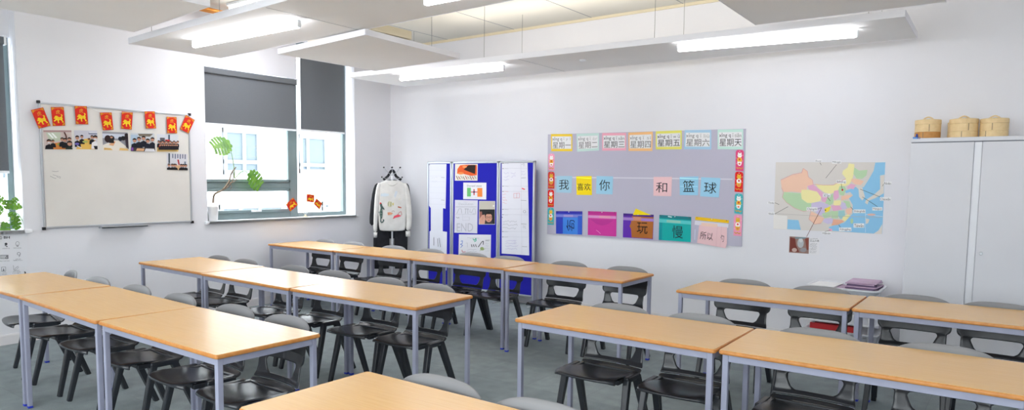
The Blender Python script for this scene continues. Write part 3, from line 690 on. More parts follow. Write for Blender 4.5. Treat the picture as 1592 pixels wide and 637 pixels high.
A.rect(2, 286, 102, 336, (130, 132, 138)); A.rect(8, 292, 74, 330, (190, 192, 196)); A.oval(80, 322, 16, 12, (60, 62, 68), 14); A.oval(80, 322, 9, 6, (226, 227, 232), 12); A.text('READ YOUR WORK', 0, 358, 116, 368, (90, 92, 98), skew=-4)
A.oval(230, 272, 22, 20, (120, 122, 128), 16); A.oval(230, 272, 16, 14, (226, 227, 232), 16); A.line([(246, 272), (240, 300), (228, 312)], 6, (120, 122, 128)); A.text('LISTEN WELL', 188, 334, 255, 344, (80, 82, 88), skew=-3); A.text('RESPECTFULLY', 160, 350, 280, 360, (80, 82, 88), skew=-3)
A.rect(14, 434, 68, 490, (110, 112, 118)); A.rect(18, 438, 64, 486, (226, 227, 232)); A.poly([(28, 484), (40, 448), (52, 484)], (120, 122, 128)); A.text('GOALS', 28, 502, 78, 512, (90, 92, 98)); A.text('TARGETS', 14, 522, 82, 532, (90, 92, 98))
A.line([(160, 415), (168, 480), (236, 476)], 4, (110, 112, 118)); A.line([(172, 470), (195, 440), (222, 425)], 4, (120, 122, 128)); A.line([(180, 474), (205, 458), (228, 436)], 4, (140, 142, 148)); A.text('PROGRESS', 155, 490, 252, 500, (80, 82, 88)); A.text('IN ALL SUBJECTS', 148, 508, 252, 518, (60, 62, 68))
A.poly([(290, 494), (305, 490), (316, 506), (305, 522), (290, 520), (302, 508)], (20, 20, 24))
tag(A.build('wall_poster', 'L', .001), 'white poster with small black icons on the wall under the left window', 'poster')
# ================================================================== BACK WALL
zb = Z(840, 190, 3.185)
mb = on_back(zb)
a_, b_, c_, d_ = [mb(*p) for p in ((40, 60), (1018, 32), (998, 614), (36, 552))]
BD = .012
bm = bmesh.new()
vs0 = [bm.verts.new((x, -.001, z)) for x, z in (a_, b_, c_, d_)]; vs1 = [bm.verts.new((x, -BD, z)) for x, z in (a_, b_, c_, d_)]
for i in range(4): bm.faces.new((vs0[i], vs0[(i+1) % 4], vs1[(i+1) % 4], vs1[i]))
bm.faces.new(vs0); bm.faces.new(vs1[::-1])
org = Vector(((a_[0]+c_[0])/2, -.001, (a_[1]+c_[1])/2))
for v in bm.verts: v.co -= org
t = empty('notice_board', org, label='large grey-lilac felt notice board with Chinese word cards on the back wall', cat='notice board')
link('felt_panel', bm, 'board_grey', t)
A = Art(on_back(zb, -BD)); A.poly([(70, 269), (500, 273), (952, 279), (952, 285), (500, 279), (70, 275)], (214, 212, 222)); A.build('white_tape', 'B', BD, .0005, parent=t, rel=t.location)
wz1, wz2 = Z(845, 195, 5.306), Z(1000, 190, 5.306)
def weekday(z_, q_, border, py, cn, lab, tone=90):
    A = Art(quad_on(on_back(z_, -BD), q_)); A.rect(0, 0, 1, 1, border); A.rect(.05, .14, .95, .86, (232, 232, 234))
    g = (tone, tone, tone+4); A.text(py[0], .06, .18, .52, .44, g, bold=.004); A.text(py[1], .58, .20, .93, .40, (tone+60,)*3)
    A.text(cn, .08, .46, .94, .84, (tone-20,)*3)
    tag(A.build('weekday_card', 'B', BD+.001, .0008), lab, 'card', 'weekday cards along the top of the notice board')
weekday(wz1, [(62, 70), (238, 70), (238, 212), (65, 212)], (240, 206, 60), ('xīng q', 'ī y ī'), '星期一', 'yellow-edged weekday card for Monday, leftmost on the notice board', 110)
weekday(wz1, [(272, 68), (458, 62), (458, 206), (278, 216)], (196, 222, 216), ('xīng q', 'ī èr'), '星期二', 'mint-edged weekday card for Tuesday between the yellow and pink ones', 130)
weekday(wz1, [(484, 62), (682, 60), (682, 206), (484, 208)], (238, 170, 190), ('xīng q', 'ī sān'), '星期三', 'pink-edged weekday card for Wednesday on the notice board', 60)
weekday(wz1, [(700, 58), (902, 50), (898, 210), (702, 210)], (242, 190, 130), ('xīng q', 'ī sì'), '星期四', 'orange-edged weekday card for Thursday at the centre of the top row', 120)
weekday(wz2, [(104, 74), (318, 66), (318, 222), (104, 224)], (230, 226, 110), ('xīng q', 'ī w ǔ'), '星期五', 'lime-yellow-edged weekday card for Friday on the notice board', 70)
weekday(wz2, [(342, 64), (562, 62), (562, 224), (336, 222)], (168, 204, 228), ('xīng q', 'ī liù'), '星期六', 'pale blue-edged weekday card for Saturday on the notice board', 120)
weekday(wz2, [(614, 60), (826, 56), (824, 224), (614, 222)], (196, 228, 218), ('xīng q', 'ī tiān'), '星期天', 'mint-edged weekday card for Sunday, rightmost on the notice board', 70)
def word(z_, q_, c, s, lab, box_=(.14, .2, .86, .85), painted_gloss=False):
    A = Art(quad_on(on_back(z_, -BD), q_)); A.rect(0, 0, 1, 1, c)
    if painted_gloss: A.poly([(.02, .04), (.98, .1), (.98, .16), (.02, .1)], tuple(min(255, v+40) for v in c)); A.poly([(.02, .5), (.98, .52), (.98, .55), (.02, .53)], tuple(min(255, v+30) for v in c))  # paler strips paint a gloss sheen onto the card
    A.text(s, *box_, (26, 30, 36))
    tag(A.build('word_card', 'B', BD+.001, .0008), lab, 'card', 'square word cards across the middle of the notice board')
word(wz1, [(108, 416), (238, 416), (230, 556), (106, 552)], (164, 204, 224), '我', 'pale blue word card reading 我, at the left end of the middle row', (.16, .22, .82, .82))
word(wz1, [(270, 418), (398, 416), (400, 574), (274, 572)], (248, 218, 14), '喜欢', 'bright yellow word card reading 喜欢 on the notice board', (.06, .38, .92, .76), True)
word(wz1, [(438, 416), (574, 420), (570, 568), (434, 564)], (156, 204, 228), '你', 'pale blue word card reading 你 beside the yellow card', (.18, .2, .82, .8))
word(wz2, [(86, 450), (238, 450), (232, 610), (84, 606)], (236, 196, 200), '和', 'pale pink word card reading 和 on the notice board', (.14, .28, .76, .82))
word(wz2, [(300, 450), (456, 446), (452, 602), (302, 600)], (150, 204, 232), '篮', 'blue word card reading 篮 under shiny tape', (.18, .2, .8, .82), True)
word(wz2, [(478, 452), (638, 460), (624, 620), (470, 610)], (156, 206, 232), '球', 'blue word card reading 球, at the right end of the middle row', (.18, .24, .84, .82))
# small rounded New Year decorations (plain cheerful animals)
def charm(z_, q_, c, lab, kind):
    A = Art(quad_on(on_back(z_, -BD), q_))
    A.poly([(0, 1), (0, .12), (.06, .05), (.2, .01), (.5, 0), (.8, .01), (.94, .05), (1, .12), (1, 1)], c)
    body, deco = ((236, 190, 60), (250, 248, 244)) if kind else ((250, 248, 244), (240, 186, 60))
    A.oval(.36, .17, .09, .045, body, 10, lift=False); A.oval(.64, .17, .09, .045, body, 10); A.oval(.5, .27, .27, .10, body)
    A.oval(.40, .26, .035, .014, (60, 40, 40), 8, lift=False); A.oval(.60, .26, .035, .014, (60, 40, 40), 8)
    A.oval(.5, .47, .3, .12, deco); A.oval(.5, .45, .12, .05, (214, 60, 60)); A.poly([(.2, .56), (.8, .56), (.72, .7), (.6, .75), (.4, .75), (.28, .7)], body)
    A.oval(.5, .66, .13, .045, (230, 120, 90))
    A.line([(.12, .83), (.3, .89), (.5, .84), (.7, .9), (.88, .84)], .05, (214, 160, 60))
    A.oval(.5, .07, .05, .015, (250, 250, 250), 8)
    for x, y in ((.12, .4), (.88, .52), (.9, .25), (.14, .66)): A.oval(x, y, .04, .012, (250, 240, 220), 6, lift=False)
    tag(A.build('new_year_charm', 'B', BD+.001, .001), lab, 'decoration', 'round-topped New Year charms down the sides of the notice board')
cz1, cz2 = Z(845, 225, 4.72), Z(1135, 225, 4.23)
for k, (z_, q_, c, lab) in enumerate(((cz1, [(36, 64), (82, 64), (80, 190), (36, 188)], (240, 160, 190), 'pink round-topped charm, topmost on the left side of the notice board'),
 (cz1, [(34, 196), (82, 198), (80, 322), (34, 322)], (220, 66, 60), 'dark red round-topped charm, second down on the left side of the board'),
 (cz1, [(32, 328), (78, 330), (76, 456), (32, 456)], (226, 36, 30), 'bright red round-topped charm, third down on the left side of the board'),
 (cz1, [(32, 462), (78, 462), (76, 588), (30, 586)], (64, 176, 184), 'turquoise round-topped charm at the bottom left of the notice board'),
 (cz2, [(38, 32), (92, 34), (88, 174), (36, 170)], (226, 76, 130), 'deep pink round-topped charm, topmost on the right side of the board'),
 (cz2, [(34, 174), (88, 178), (84, 312), (30, 308)], (222, 30, 28), 'red round-topped charm, second down on the right side of the board'),
 (cz2, [(32, 318), (86, 322), (82, 456), (28, 450)], (70, 178, 186), 'turquoise round-topped charm, third down on the right side of the board'),
 (cz2, [(26, 458), (80, 462), (76, 600), (22, 596)], (240, 156, 188), 'pale pink round-topped charm at the bottom right of the notice board'))):
    charm(z_, q_, c, lab, k % 2)
# zip pockets
qz1, qz2 = Z(845, 300, 7.076), Z(1000, 300, 7.076)
def pocket(z_, q_, lab, draw):
    pl = on_back(z_, -BD-.003); c = [pl(*p) for p in q_]; mid = Vector((sum(p[0] for p in c)/4, -BD-.002, sum(p[1] for p in c)/4))
    t = empty('zip_pocket', mid, label=lab, cat='pocket', group='coloured zip pockets along the bottom of the notice board')
    A = Art(quadmap(c)); draw(A, t); A.build('pocket_sleeve', 'B', BD+.001, .002, parent=t, m='ink_gloss', rel=t.location)
    for u in (.05, .5, .94):
        p = quadmap(c)(u, .03); bm = bmesh.new(); ball(bm, (p[0]-mid.x, -.006, p[1]-mid.z), .005, 8); link('pin', bm, 'black' if u != .5 else 'sill', t)
    return t
def pk1(A, t):
    A.rect(0, 0, 1, 1, (34, 60, 190)); A.rect(0, .0, 1, .1, (36, 34, 170)); A.rect(0, .14, 1, .26, (120, 130, 214)); A.rect(.3, .15, .66, .25, (160, 150, 214)); A.rect(.27, .27, .84, 1, (56, 130, 224)); A.rect(.84, .2, 1, 1, (40, 92, 210))
    A.text('他', .40, .86, .72, .38, (16, 26, 80))
def pk2(A, t):
    A.rect(0, 0, 1, 1, (206, 50, 156)); A.rect(0, 0, 1, .13, (190, 30, 140)); A.rect(.01, .17, .99, .28, (226, 150, 206)); A.rect(.4, .17, .8, .27, (232, 160, 190)); A.poly([(.1, .34), (.9, .34), (.7, .52), (.5, .58), (.3, .52)], (188, 40, 146)); A.line([(.3, .78), (.36, .82), (.46, .92)], .02, (240, 150, 214))
def pk3(A, t):
    A.rect(0, 0, 1, 1, (98, 40, 176)); A.rect(0, 0, 1, .1, (70, 26, 140)); A.poly([(.30, .1), (1, .1), (.99, .98), (.3, .98), (.27, .62), (.22, .52), (.26, .4)], (176, 104, 44)); A.rect(0, .16, 1, .28, (168, 130, 206)); A.rect(.34, .13, .6, .28, (206, 140, 120))
    A.text('玩', .47, .34, .82, .80, (30, 16, 12))
def pk4(A, t):
    A.rect(0, 0, 1, 1, (0, 176, 172)); A.rect(0, 0, 1, .13, (10, 124, 136)); A.rect(.0, .17, 1, .3, (90, 206, 206)); A.rect(.24, .18, .68, .28, (150, 206, 190)); A.rect(.0, .3, .1, 1, (0, 150, 160)); A.line([(.28, .04), (.4, .06)], .04, (200, 236, 236))
    A.text('慢', .42, .38, .76, .88, (12, 44, 50))
def pk5(A, t):
    A.rect(0, 0, 1, 1, (186, 184, 204)); A.rect(-.0, 0, 1, .13, (244, 196, 16)); A.rect(0, .16, 1, .32, (222, 220, 230)); A.line([(.03, .5), (.05, .9)], .02, (216, 220, 234))
    A.poly([(.14, .3), (.96, .3), (.99, .98), (.96, 1.18), (.13, 1.02)], (236, 198, 202)); A.rect(.2, .2, .68, .34, (240, 206, 190)); A.line([(.68, .3), (.69, 1.1)], .006, (214, 170, 178)); A.line([(.80, .3), (.81, 1.13)], .006, (214, 170, 178))
    A.text('所以', .2, .55, .58, .86, (60, 40, 44), skew=.03); A.text('勺', .80, .62, .9, .92, (60, 40, 44))
pocket(qz1, [(137, 198), (427, 200), (423, 457), (137, 445)], 'royal blue zip pocket holding a back-to-front character card', pk1)
pocket(qz1, [(490, 198), (803, 208), (800, 478), (487, 460)], 'magenta zip pocket, empty, second from left', pk2)
t3 = pocket(qz1, [(878, 222), (1212, 238), (1203, 508), (872, 486)], 'purple zip pocket with a brown card reading 玩 inside', pk3)
pocket(qz2, [(178, 238), (528, 262), (522, 540), (170, 515)], 'turquoise zip pocket with a card reading 慢 inside', pk4)
pocket(qz2, [(575, 258), (943, 298), (925, 560), (545, 540)], 'clear zip pocket with a yellow zip and pink cards reading 所以', pk5)
A = Art(on_back(qz1, -BD)); A.poly([(1016, 170), (1186, 242), (985, 240)], (246, 220, 10)); tag(A.build('yellow_card', 'B', BD+.0035, .0008), 'yellow triangular card corner poking out above the purple pocket', 'card')
# ------------------------------------------------------------------ map
mz = Z(1195, 240, 3.98); A = Art(on_back(mz), step=.00006)
A.poly([(45, 48), (722, 48), (703, 492), (30, 460)], (216, 211, 206))
SEA = (142, 198, 232)
A.poly([(660, 50), (722, 48), (703, 492), (560, 484), (395, 472), (370, 450), (400, 440), (470, 420), (520, 365), (520, 312), (497, 272), (522, 252), (505, 232), (480, 240), (470, 225), (500, 215), (540, 200), (556, 215), (590, 200), (622, 150), (650, 100)], SEA)
A.poly([(118, 402), (185, 406), (200, 466), (115, 462)], SEA)
A.poly([(556, 212), (580, 205), (596, 262), (580, 285), (560, 262)], (222, 216, 208)); A.poly([(704, 48), (690, 56), (684, 110), (712, 130), (718, 125), (721, 60)], SEA)
A.poly([(690, 130), (718, 125), (712, 240), (660, 270), (620, 285), (612, 310), (596, 298), (604, 280), (650, 250), (690, 215)], (222, 216, 208)); A.poly([(30, 372), (116, 380), (113, 463), (30, 458)], (232, 229, 226))
O_, G_, Y_, P_, V_, T_ = (240, 200, 176), (186, 216, 176), (240, 232, 170), (230, 176, 206), (206, 196, 224), (160, 206, 206)
for pts, c in (([(75, 160), (150, 125), (205, 115), (215, 88), (240, 105), (245, 140), (270, 160), (275, 185), (240, 195), (235, 225), (200, 235), (140, 230), (95, 235), (80, 205)], O_),
 ([(95, 232), (200, 240), (205, 275), (240, 300), (265, 300), (262, 345), (215, 350), (160, 330), (110, 295), (85, 265)], G_),
 ([(200, 240), (205, 218), (250, 218), (300, 230), (325, 265), (315, 300), (265, 300), (240, 300), (205, 275)], Y_),
 ([(240, 195), (275, 185), (300, 205), (340, 240), (370, 255), (360, 300), (330, 290), (325, 265), (300, 230), (250, 218)], P_),
 ([(290, 182), (340, 190), (400, 190), (440, 170), (480, 150), (455, 120), (460, 100), (490, 80), (495, 55), (530, 60), (530, 100), (520, 150), (500, 185), (450, 205), (430, 225), (380, 245), (345, 235), (305, 205)], Y_),
 ([(530, 80), (560, 100), (612, 95), (605, 130), (580, 150), (545, 150), (525, 120)], G_), ([(515, 150), (545, 150), (590, 165), (570, 190), (535, 185), (510, 165)], O_),
 ([(485, 200), (510, 180), (540, 190), (525, 215), (505, 210), (490, 215)], P_), ([(440, 195), (470, 195), (480, 215), (465, 255), (440, 250), (430, 225)], G_), ([(405, 225), (432, 220), (435, 265), (410, 285), (400, 260)], P_),
 ([(450, 258), (490, 250), (520, 255), (490, 275), (450, 285)], O_), ([(365, 265), (400, 240), (400, 300), (380, 315), (350, 300)], G_), ([(405, 285), (445, 282), (450, 310), (420, 320), (400, 310)], Y_),
 ([(462, 285), (500, 290), (510, 325), (490, 330), (470, 305)], G_), ([(450, 295), (475, 300), (485, 335), (455, 340), (445, 315)], V_), ([(265, 300), (315, 290), (370, 310), (370, 340), (345, 370), (310, 375), (285, 350), (262, 340)], V_),
 ([(345, 335), (385, 320), (375, 350), (350, 360)], (246, 226, 80)), ([(385, 315), (440, 315), (455, 340), (400, 350)], P_), ([(385, 350), (430, 350), (430, 395), (390, 395)], G_), ([(432, 348), (470, 345), (475, 385), (445, 400), (430, 380)], T_),
 ([(480, 335), (515, 330), (515, 360), (490, 375), (478, 355)], O_), ([(460, 385), (490, 370), (505, 378), (475, 412), (455, 405)], Y_), ([(330, 365), (385, 352), (385, 385), (345, 395)], G_), ([(265, 352), (310, 375), (345, 395), (325, 425), (285, 430), (250, 400)], O_),
 ([(345, 395), (400, 395), (395, 425), (365, 430), (335, 415)], V_), ([(400, 400), (455, 405), (468, 415), (430, 435), (388, 440), (396, 420)], (232, 176, 150))):
    A.poly(pts, c)
A.oval(383, 466, 12, 8, P_, 10); A.oval(515, 412, 9, 17, G_, 10)
A.line([(600, 362), (600, 482)], 2, (216, 232, 244)); A.line([(600, 370), (704, 384)], 2, (226, 236, 244)); A.oval(636, 372, 26, 7, (230, 190, 180), 12); A.poly([(602, 395), (625, 400), (616, 425), (602, 430)], (222, 216, 208)); A.poly([(704, 430), (680, 470), (650, 490), (702, 492)], (222, 216, 208))
A.line([(36, 366), (300, 380), (704, 388)], 2.2, (184, 178, 176)); A.line([(75, 158), (150, 123), (205, 113), (215, 86), (240, 103), (246, 138), (272, 158), (276, 184), (340, 189), (400, 189), (440, 169), (478, 150)], 2, (226, 140, 150))
A.line([(80, 205), (92, 235), (85, 265), (110, 296), (160, 332), (215, 352), (262, 346), (250, 400), (285, 431), (325, 426)], 2, (216, 150, 150))
A.oval(457, 219, 6, 6, (226, 30, 50), 8); A.oval(352, 344, 4, 4, (60, 40, 30), 8)
W_, K_ = (238, 238, 240), (70, 72, 78)
mp = A.build('wall_map', 'B', .001, .0006); tag(mp, 'pastel paper map of China taped to the back wall', 'map')
def map_label(tx, x0, y0, x1, y1, leader, card=True):
    A = Art(on_back(mz)); dy = (y1-y0)*.12
    A.rect(x0, y0, x1, y1, W_ if card else (224, 223, 226)); A.text(tx, x0+4, y0+dy, x1-4, y1-dy, K_, skew=1.5)
    if leader:
        A.line(leader, 2.2, (60, 60, 66))
    tag(A.build('map_label', 'B', .0035, .0004), 'tiny paper label reading %s on the China map' % tx, 'label', 'pinyin labels stuck round the China map')
for a in (('Běijīng', 420, 158, 480, 180, [(450, 182), (456, 216)]), ("Xī'ān", 336, 242, 382, 264, [(364, 264), (382, 288)]), ('Chéngdū', 236, 326, 302, 350, [(302, 338), (328, 328)]), ('Shànghǎi', 524, 340, 600, 362, [(524, 342), (508, 324)]),
          ('Táiwān', 526, 426, 592, 452, None), ('Xiānggǎng', 436, 452, 512, 474, [(446, 452), (434, 434)]), ('Hǎinán', 330, 476, 388, 494, [(350, 476), (384, 468)]), ('Měnggǔ', 392, 38, 450, 56, [(420, 64), (354, 146)]), ('Éluósī', 288, 30, 330, 46, [(318, 50), (326, 66)]),
          ('Rìběn', 712, 168, 762, 188, [(712, 182), (704, 196)]), ('Cháoxiǎn', 690, 264, 758, 286, [(690, 262), (566, 214)]), ('Hánguó', 642, 326, 704, 346, [(674, 322), (580, 262)]), ('Yìndù', -6, 290, 38, 306, [(38, 298), (66, 310)]), ('Níbóěr', -4, 356, 38, 374, [(38, 368), (122, 322)])):
    map_label(*a)
A = Art(on_back(mz)); A.poly([(130, 506), (250, 514), (248, 614), (126, 606)], (150, 120, 112)); A.poly([(133, 512), (165, 520), (170, 560), (190, 604), (130, 600)], (120, 56, 48)); A.poly([(225, 520), (248, 518), (246, 590), (236, 590)], (134, 70, 60)); A.oval(198, 548, 20, 30, (180, 184, 188)); A.oval(200, 530, 12, 14, (206, 208, 210)); A.oval(215, 590, 20, 14, (150, 146, 150)); A.oval(160, 590, 16, 12, (196, 170, 160)); A.rect(165, 512, 230, 520, (120, 150, 160))
tag(A.build('postcard', 'B', .001, .001), 'small colour picture of red cliffs and a grey figure below the China map', 'photo')
A = Art(on_back(mz)); A.poly([(251, 514), (316, 516), (312, 622), (249, 616)], (228, 227, 230)); A.text('乐山大佛', 256, 528, 312, 541, (60, 60, 66)); A.scrawl(255, 516, 312, 526, (120, 120, 124), 1, 1.5, 3); A.scrawl(255, 548, 304, 612, (120, 120, 124), 7, 1.3, 5)
tag(A.build('caption_sheet', 'B', .001, .0006), 'small white caption sheet right of the red cliff picture', 'paper')
A = Art(on_back(mz)); A.line([(236, 508), (328, 330)], 2.4, (110, 40, 40)); A.sheet = [A.m(236, 508), A.m(330, 330), A.m(326, 330)]; A.v = A.v; 
A2 = Art(on_back(mz)); A2.poly([(234.8, 507.4), (326.8, 329.4), (329.2, 330.6), (237.2, 508.6)], (110, 44, 44)); tag(A2.build('map_string', 'B', .0045, .0006), 'thin dark red line from the cliff picture up to the map', 'string')
# ------------------------------------------------------------------ blue display screen
SY = -.16
sz = lambda x, y: (x, y)
def scr(x, y, Y=SY): p = at(1, Y, x, y); return p
xs = [scr(665, 252).x, scr(703.5, 252).x, scr(776.5, 252).x, scr(833, 252).x]
zt, zb_ = 1.815, .115
t = empty('display_screen', ((xs[0]+xs[3])/2, SY, 0), label='three-panel folding display screen covered in royal blue felt by the back wall', cat='display screen')
def SP(nm, L, m, bev=0):
    bm = bmesh.new()
    for b_ in L: box(bm, *B3(*b_), bev)
    o = link(nm, bm, m, t); o.location = -t.location; return o
for i in range(3):
    a, b2 = xs[i]+.004, xs[i+1]-.004
    SP('felt_panel', [(a+.015, b2-.015, SY-.012, SY+.012, zb_+.015, zt-.015)], 'felt_blue')
    SP('panel_frame', [(a, a+.026, SY-.017, SY+.017, zb_, zt), (b2-.026, b2, SY-.017, SY+.017, zb_, zt), (a, b2, SY-.017, SY+.017, zt-.026, zt), (a, b2, SY-.017, SY+.017, zb_, zb_+.026)], 'alu', .004)
for x in (xs[1], xs[2]):
    SP('hinge', [(x-.012, x+.012, SY-.024, SY-.012, zz, zz+.12) for zz in (.35, 1.0, 1.6)], 'alu', .003)
for x in (xs[0]+.02, xs[1], xs[2], xs[3]-.02): SP('foot', [(x-.014, x+.014, SY-.014, SY+.014, 0, zb_), (x-.014, x+.014, SY-.12, SY+.12, 0, .012)], 'alu', .003)
SW = lambda a, b, k: Vector((a, SY-.0135-k, b))
def on_scr(z_): return on_back(z_, SY-.014)
kz1, kz2, kz3 = Z(700, 245, 8.4875), Z(700, 305, 6.7), Z(660, 245, 4.11)
LG = (178, 178, 186)
def sheet(A, name, lab, cat='paper', grp='papers pinned to the blue display screen'): tag(A.build(name, SW, thick=.0008), lab, cat, grp)
A = Art(on_scr(kz1)); A.poly([(62, 82), (362, 82), (358, 304), (60, 302)], (226, 220, 210)); A.poly([(95, 150), (130, 100), (220, 92), (352, 96), (352, 230), (280, 240), (180, 215), (90, 210)], (226, 92, 34)); A.poly([(175, 156), (240, 98), (335, 96), (328, 216), (260, 190)], (44, 28, 22)); A.oval(140, 205, 40, 16, (240, 140, 70)); A.oval(190, 120, 30, 14, (246, 150, 90))
for k in range(9): A.line([(80+30*k, 240+8*(k % 2)), (105+30*k, 290-6*(k % 3))], 9, ((120, 90, 60), (170, 70, 50), (150, 150, 130))[k % 3])
for k in range(8): A.line([(92+32*k, 238), (112+30*k, 280)], 4, (236, 232, 226))
sheet(A, 'pinned_painting', 'orange and black painted picture at the top of the blue middle panel', 'picture')
A = Art(on_scr(kz1)); A.poly([(172, 328), (476, 330), (474, 552), (170, 546)], (228, 228, 234)); A.text('Denzel state', 222, 358, 415, 384, (110, 112, 122)); A.rect(222, 396, 272, 512, (110, 190, 116)); A.rect(358, 400, 424, 516, (236, 136, 60)); A.rect(272, 447, 358, 458, (196, 40, 50)); A.rect(308, 414, 322, 494, (196, 40, 50)); A.oval(315, 452, 14, 14, (70, 66, 96)); A.text('our plan for a new country', 222, 524, 412, 532, (130, 132, 142))
sheet(A, 'flag_poster', 'white poster of a green and orange flag with a red cross between', 'poster')
A = Art(on_scr(kz2)); A.poly([(48, 38), (286, 42), (280, 386), (42, 378)], (214, 214, 224)); A.text('Intro', 140, 54, 180, 64, LG); A.text('Devolution', 90, 68, 238, 92, LG); A.rect(56, 108, 272, 112, (160, 160, 168)); A.line([(70, 180), (90, 130), (115, 128), (120, 178)], 2.5, (120, 120, 128)); A.line([(150, 130), (195, 132)], 3, (120, 120, 128)); A.line([(162, 130), (160, 180)], 3, (120, 120, 128)); A.line([(185, 130), (184, 180)], 3, (120, 120, 128)); A.line([(210, 130), (205, 165), (225, 170), (240, 130), (262, 132), (268, 180), (235, 182)], 2.5, (140, 140, 148)); A.line([(52, 186), (272, 188)], 2, (160, 160, 168)); A.scrawl(62, 212, 108, 234, (70, 70, 76), 1, 3, 4); A.line([(130, 190), (130, 250), (200, 250), (200, 215), (140, 215)], 2, LG); A.text('END', 70, 280, 240, 366, (186, 186, 196))
sheet(A, 'pencil_drawing', 'large white pencil drawing ending in the faint word END')
A = Art(on_scr(kz2)); A.poly([(300, 48), (468, 50), (466, 294), (296, 294)], (206, 204, 206)); A.rect(304, 54, 464, 136, (196, 190, 178)); A.rect(304, 136, 464, 288, (34, 34, 38)); A.oval(452, 100, 9, 9, (232, 232, 228)); A.poly([(304, 160), (330, 158), (336, 210), (304, 224)], (150, 96, 88)); A.poly([(350, 288), (352, 250), (372, 236), (430, 240), (448, 288)], (60, 56, 62)); A.oval(402, 222, 36, 48, (206, 150, 128)); A.poly([(362, 205), (368, 172), (400, 162), (432, 172), (440, 205), (425, 186), (380, 186)], (30, 22, 22)); A.line([(368, 212), (396, 212), (396, 226), (370, 226), (368, 212)], 3, (40, 36, 40)); A.line([(406, 212), (436, 212), (434, 226), (406, 226), (406, 212)], 3, (40, 36, 40)); A.oval(402, 250, 12, 4, (160, 90, 84)); A.poly([(306, 288), (308, 232), (332, 196), (360, 190), (368, 240), (360, 288)], (214, 160, 140)); A.line([(330, 200), (336, 250)], 4, (180, 120, 104)); A.line([(346, 196), (350, 240)], 4, (180, 120, 104))
sheet(A, 'pinned_photo', 'photo of a person with glasses holding up a hand, on the middle panel', 'photo')
A = Art(on_scr(kz2)); A.poly([(90, 396), (424, 400), (420, 690), (84, 690)], (222, 222, 228)); A.line([(108, 470), (128, 462), (126, 490), (104, 500), (130, 510), (108, 534)], 6, (90, 120, 200)); A.line([(235, 440), (250, 460), (268, 436), (270, 462), (250, 474)], 9, (80, 180, 150))
for k in range(3): A.line([(220+22*k, 500), (228+22*k, 528)], 7, (40, 42, 48))
A.line([(292, 528), (330, 474), (346, 466), (344, 504)], 7, (50, 50, 56)); A.oval(332, 545, 20, 18, (150, 170, 110)); A.line([(310, 570), (322, 552), (345, 560), (366, 540)], 4, (150, 170, 110)); A.line([(122, 556), (128, 580), (160, 576)], 5, (190, 60, 70)); A.text('HANDY', 368, 452, 414, 466, (70, 72, 80)); A.scrawl(180, 425, 320, 445, (160, 160, 170), 1, 2, 9); A.scrawl(180, 545, 300, 590, (160, 160, 170), 2, 2, 10); A.line([(165, 490), (180, 484), (182, 530)], 2, (150, 150, 160)); A.scrawl(370, 480, 414, 580, (170, 170, 180), 4, 1.6, 12)
sheet(A, 'doodle_sheet', 'white sheet of small coloured doodles at the bottom of the middle panel')
A = Art(on_scr(kz3)); A.poly([(28, 40), (140, 40), (134, 326), (118, 322), (116, 470), (143, 474), (140, 720), (30, 720), (32, 470), (40, 466), (40, 322), (28, 306)], (224, 226, 236))
for k in range(7): A.line([(32, 80+36*k), (134, 82+36*k)], .8, (196, 198, 208))
for k in range(14): A.line([(44, 330+10*k), (114, 330+10*k)], .6, (206, 208, 216))
A.line([(62, 508), (62, 560)], 2.5, (60, 60, 66)); A.line([(86, 516), (90, 568)], 2.5, (60, 60, 66)); A.line([(96, 512), (104, 570)], 2.5, (60, 60, 66)); A.scrawl(50, 120, 90, 160, (190, 192, 200), 2, 1, 21); A.line([(30, 45), (38, 45)], 3, (60, 60, 70)); A.line([(110, 126), (132, 128)], 2, (110, 110, 120)); A.line([(110, 270), (130, 272)], 2, (110, 110, 120))
sheet(A, 'worksheet_strip', 'long ragged strip of white worksheets on the narrow left panel')
A = Art(on_scr(Z(775, 245, 4.11))); A.poly([(20, 28), (185, 28), (192, 330), (196, 624), (20, 612)], (224, 225, 234)); RD, PU, GR = (216, 110, 120), (160, 150, 200), (140, 140, 152)
for y in (66, 180, 214, 326, 362, 470, 504): A.line([(24, y), (188, y+3)], .9, (176, 178, 190))
for x in (144,): A.line([(x, 30), (x+6, 616)], .9, (180, 182, 194))
for y, c in ((36, GR), (70, GR), (182, GR), (216, RD), (330, GR), (364, GR), (472, GR), (506, GR)): A.line([(26, y), (34, y)], 3, (60, 60, 68)); A.scrawl(38, y-3, 70, y+4, c, 1, 1, int(y))
A.scrawl(36, 90, 80, 150, PU, 3, 1.2, 31); A.scrawl(82, 90, 120, 130, PU, 2, 1.2, 32); A.line([(152, 195), (172, 203)], 6, (226, 60, 84)); A.scrawl(30, 225, 60, 300, RD, 4, 1.2, 33); A.line([(102, 228), (138, 226), (138, 256), (102, 258), (102, 228)], 1.6, RD); A.line([(120, 227), (120, 257)], 1.6, RD); A.oval(170, 344, 9, 9, GR, 14); A.oval(170, 344, 7, 7, (224, 225, 234), 14); A.scrawl(32, 395, 136, 460, (120, 122, 132), 3, 1.2, 34); A.scrawl(160, 430, 184, 456, (100, 100, 110), 2, 1.2, 35); A.scrawl(50, 520, 140, 590, PU, 4, 1.2, 36); A.oval(30, 380, 3, 3, (60, 60, 68), 8); A.line([(150, 130), (180, 128)], 1.6, (90, 90, 100)); A.line([(148, 272), (184, 274)], 1.6, (90, 90, 100)); A.line([(150, 422), (184, 424)], 1.8, (70, 70, 80)); A.line([(156, 566), (188, 568)], 1.6, (90, 90, 100)); A.line([(152, 45), (170, 38), (168, 54)], 1.4, GR); A.scrawl(150, 80, 182, 115, PU, 2, 1, 37)
sheet(A, 'worksheet_strip', 'long white sheet of coloured handwriting on the right-hand blue panel')
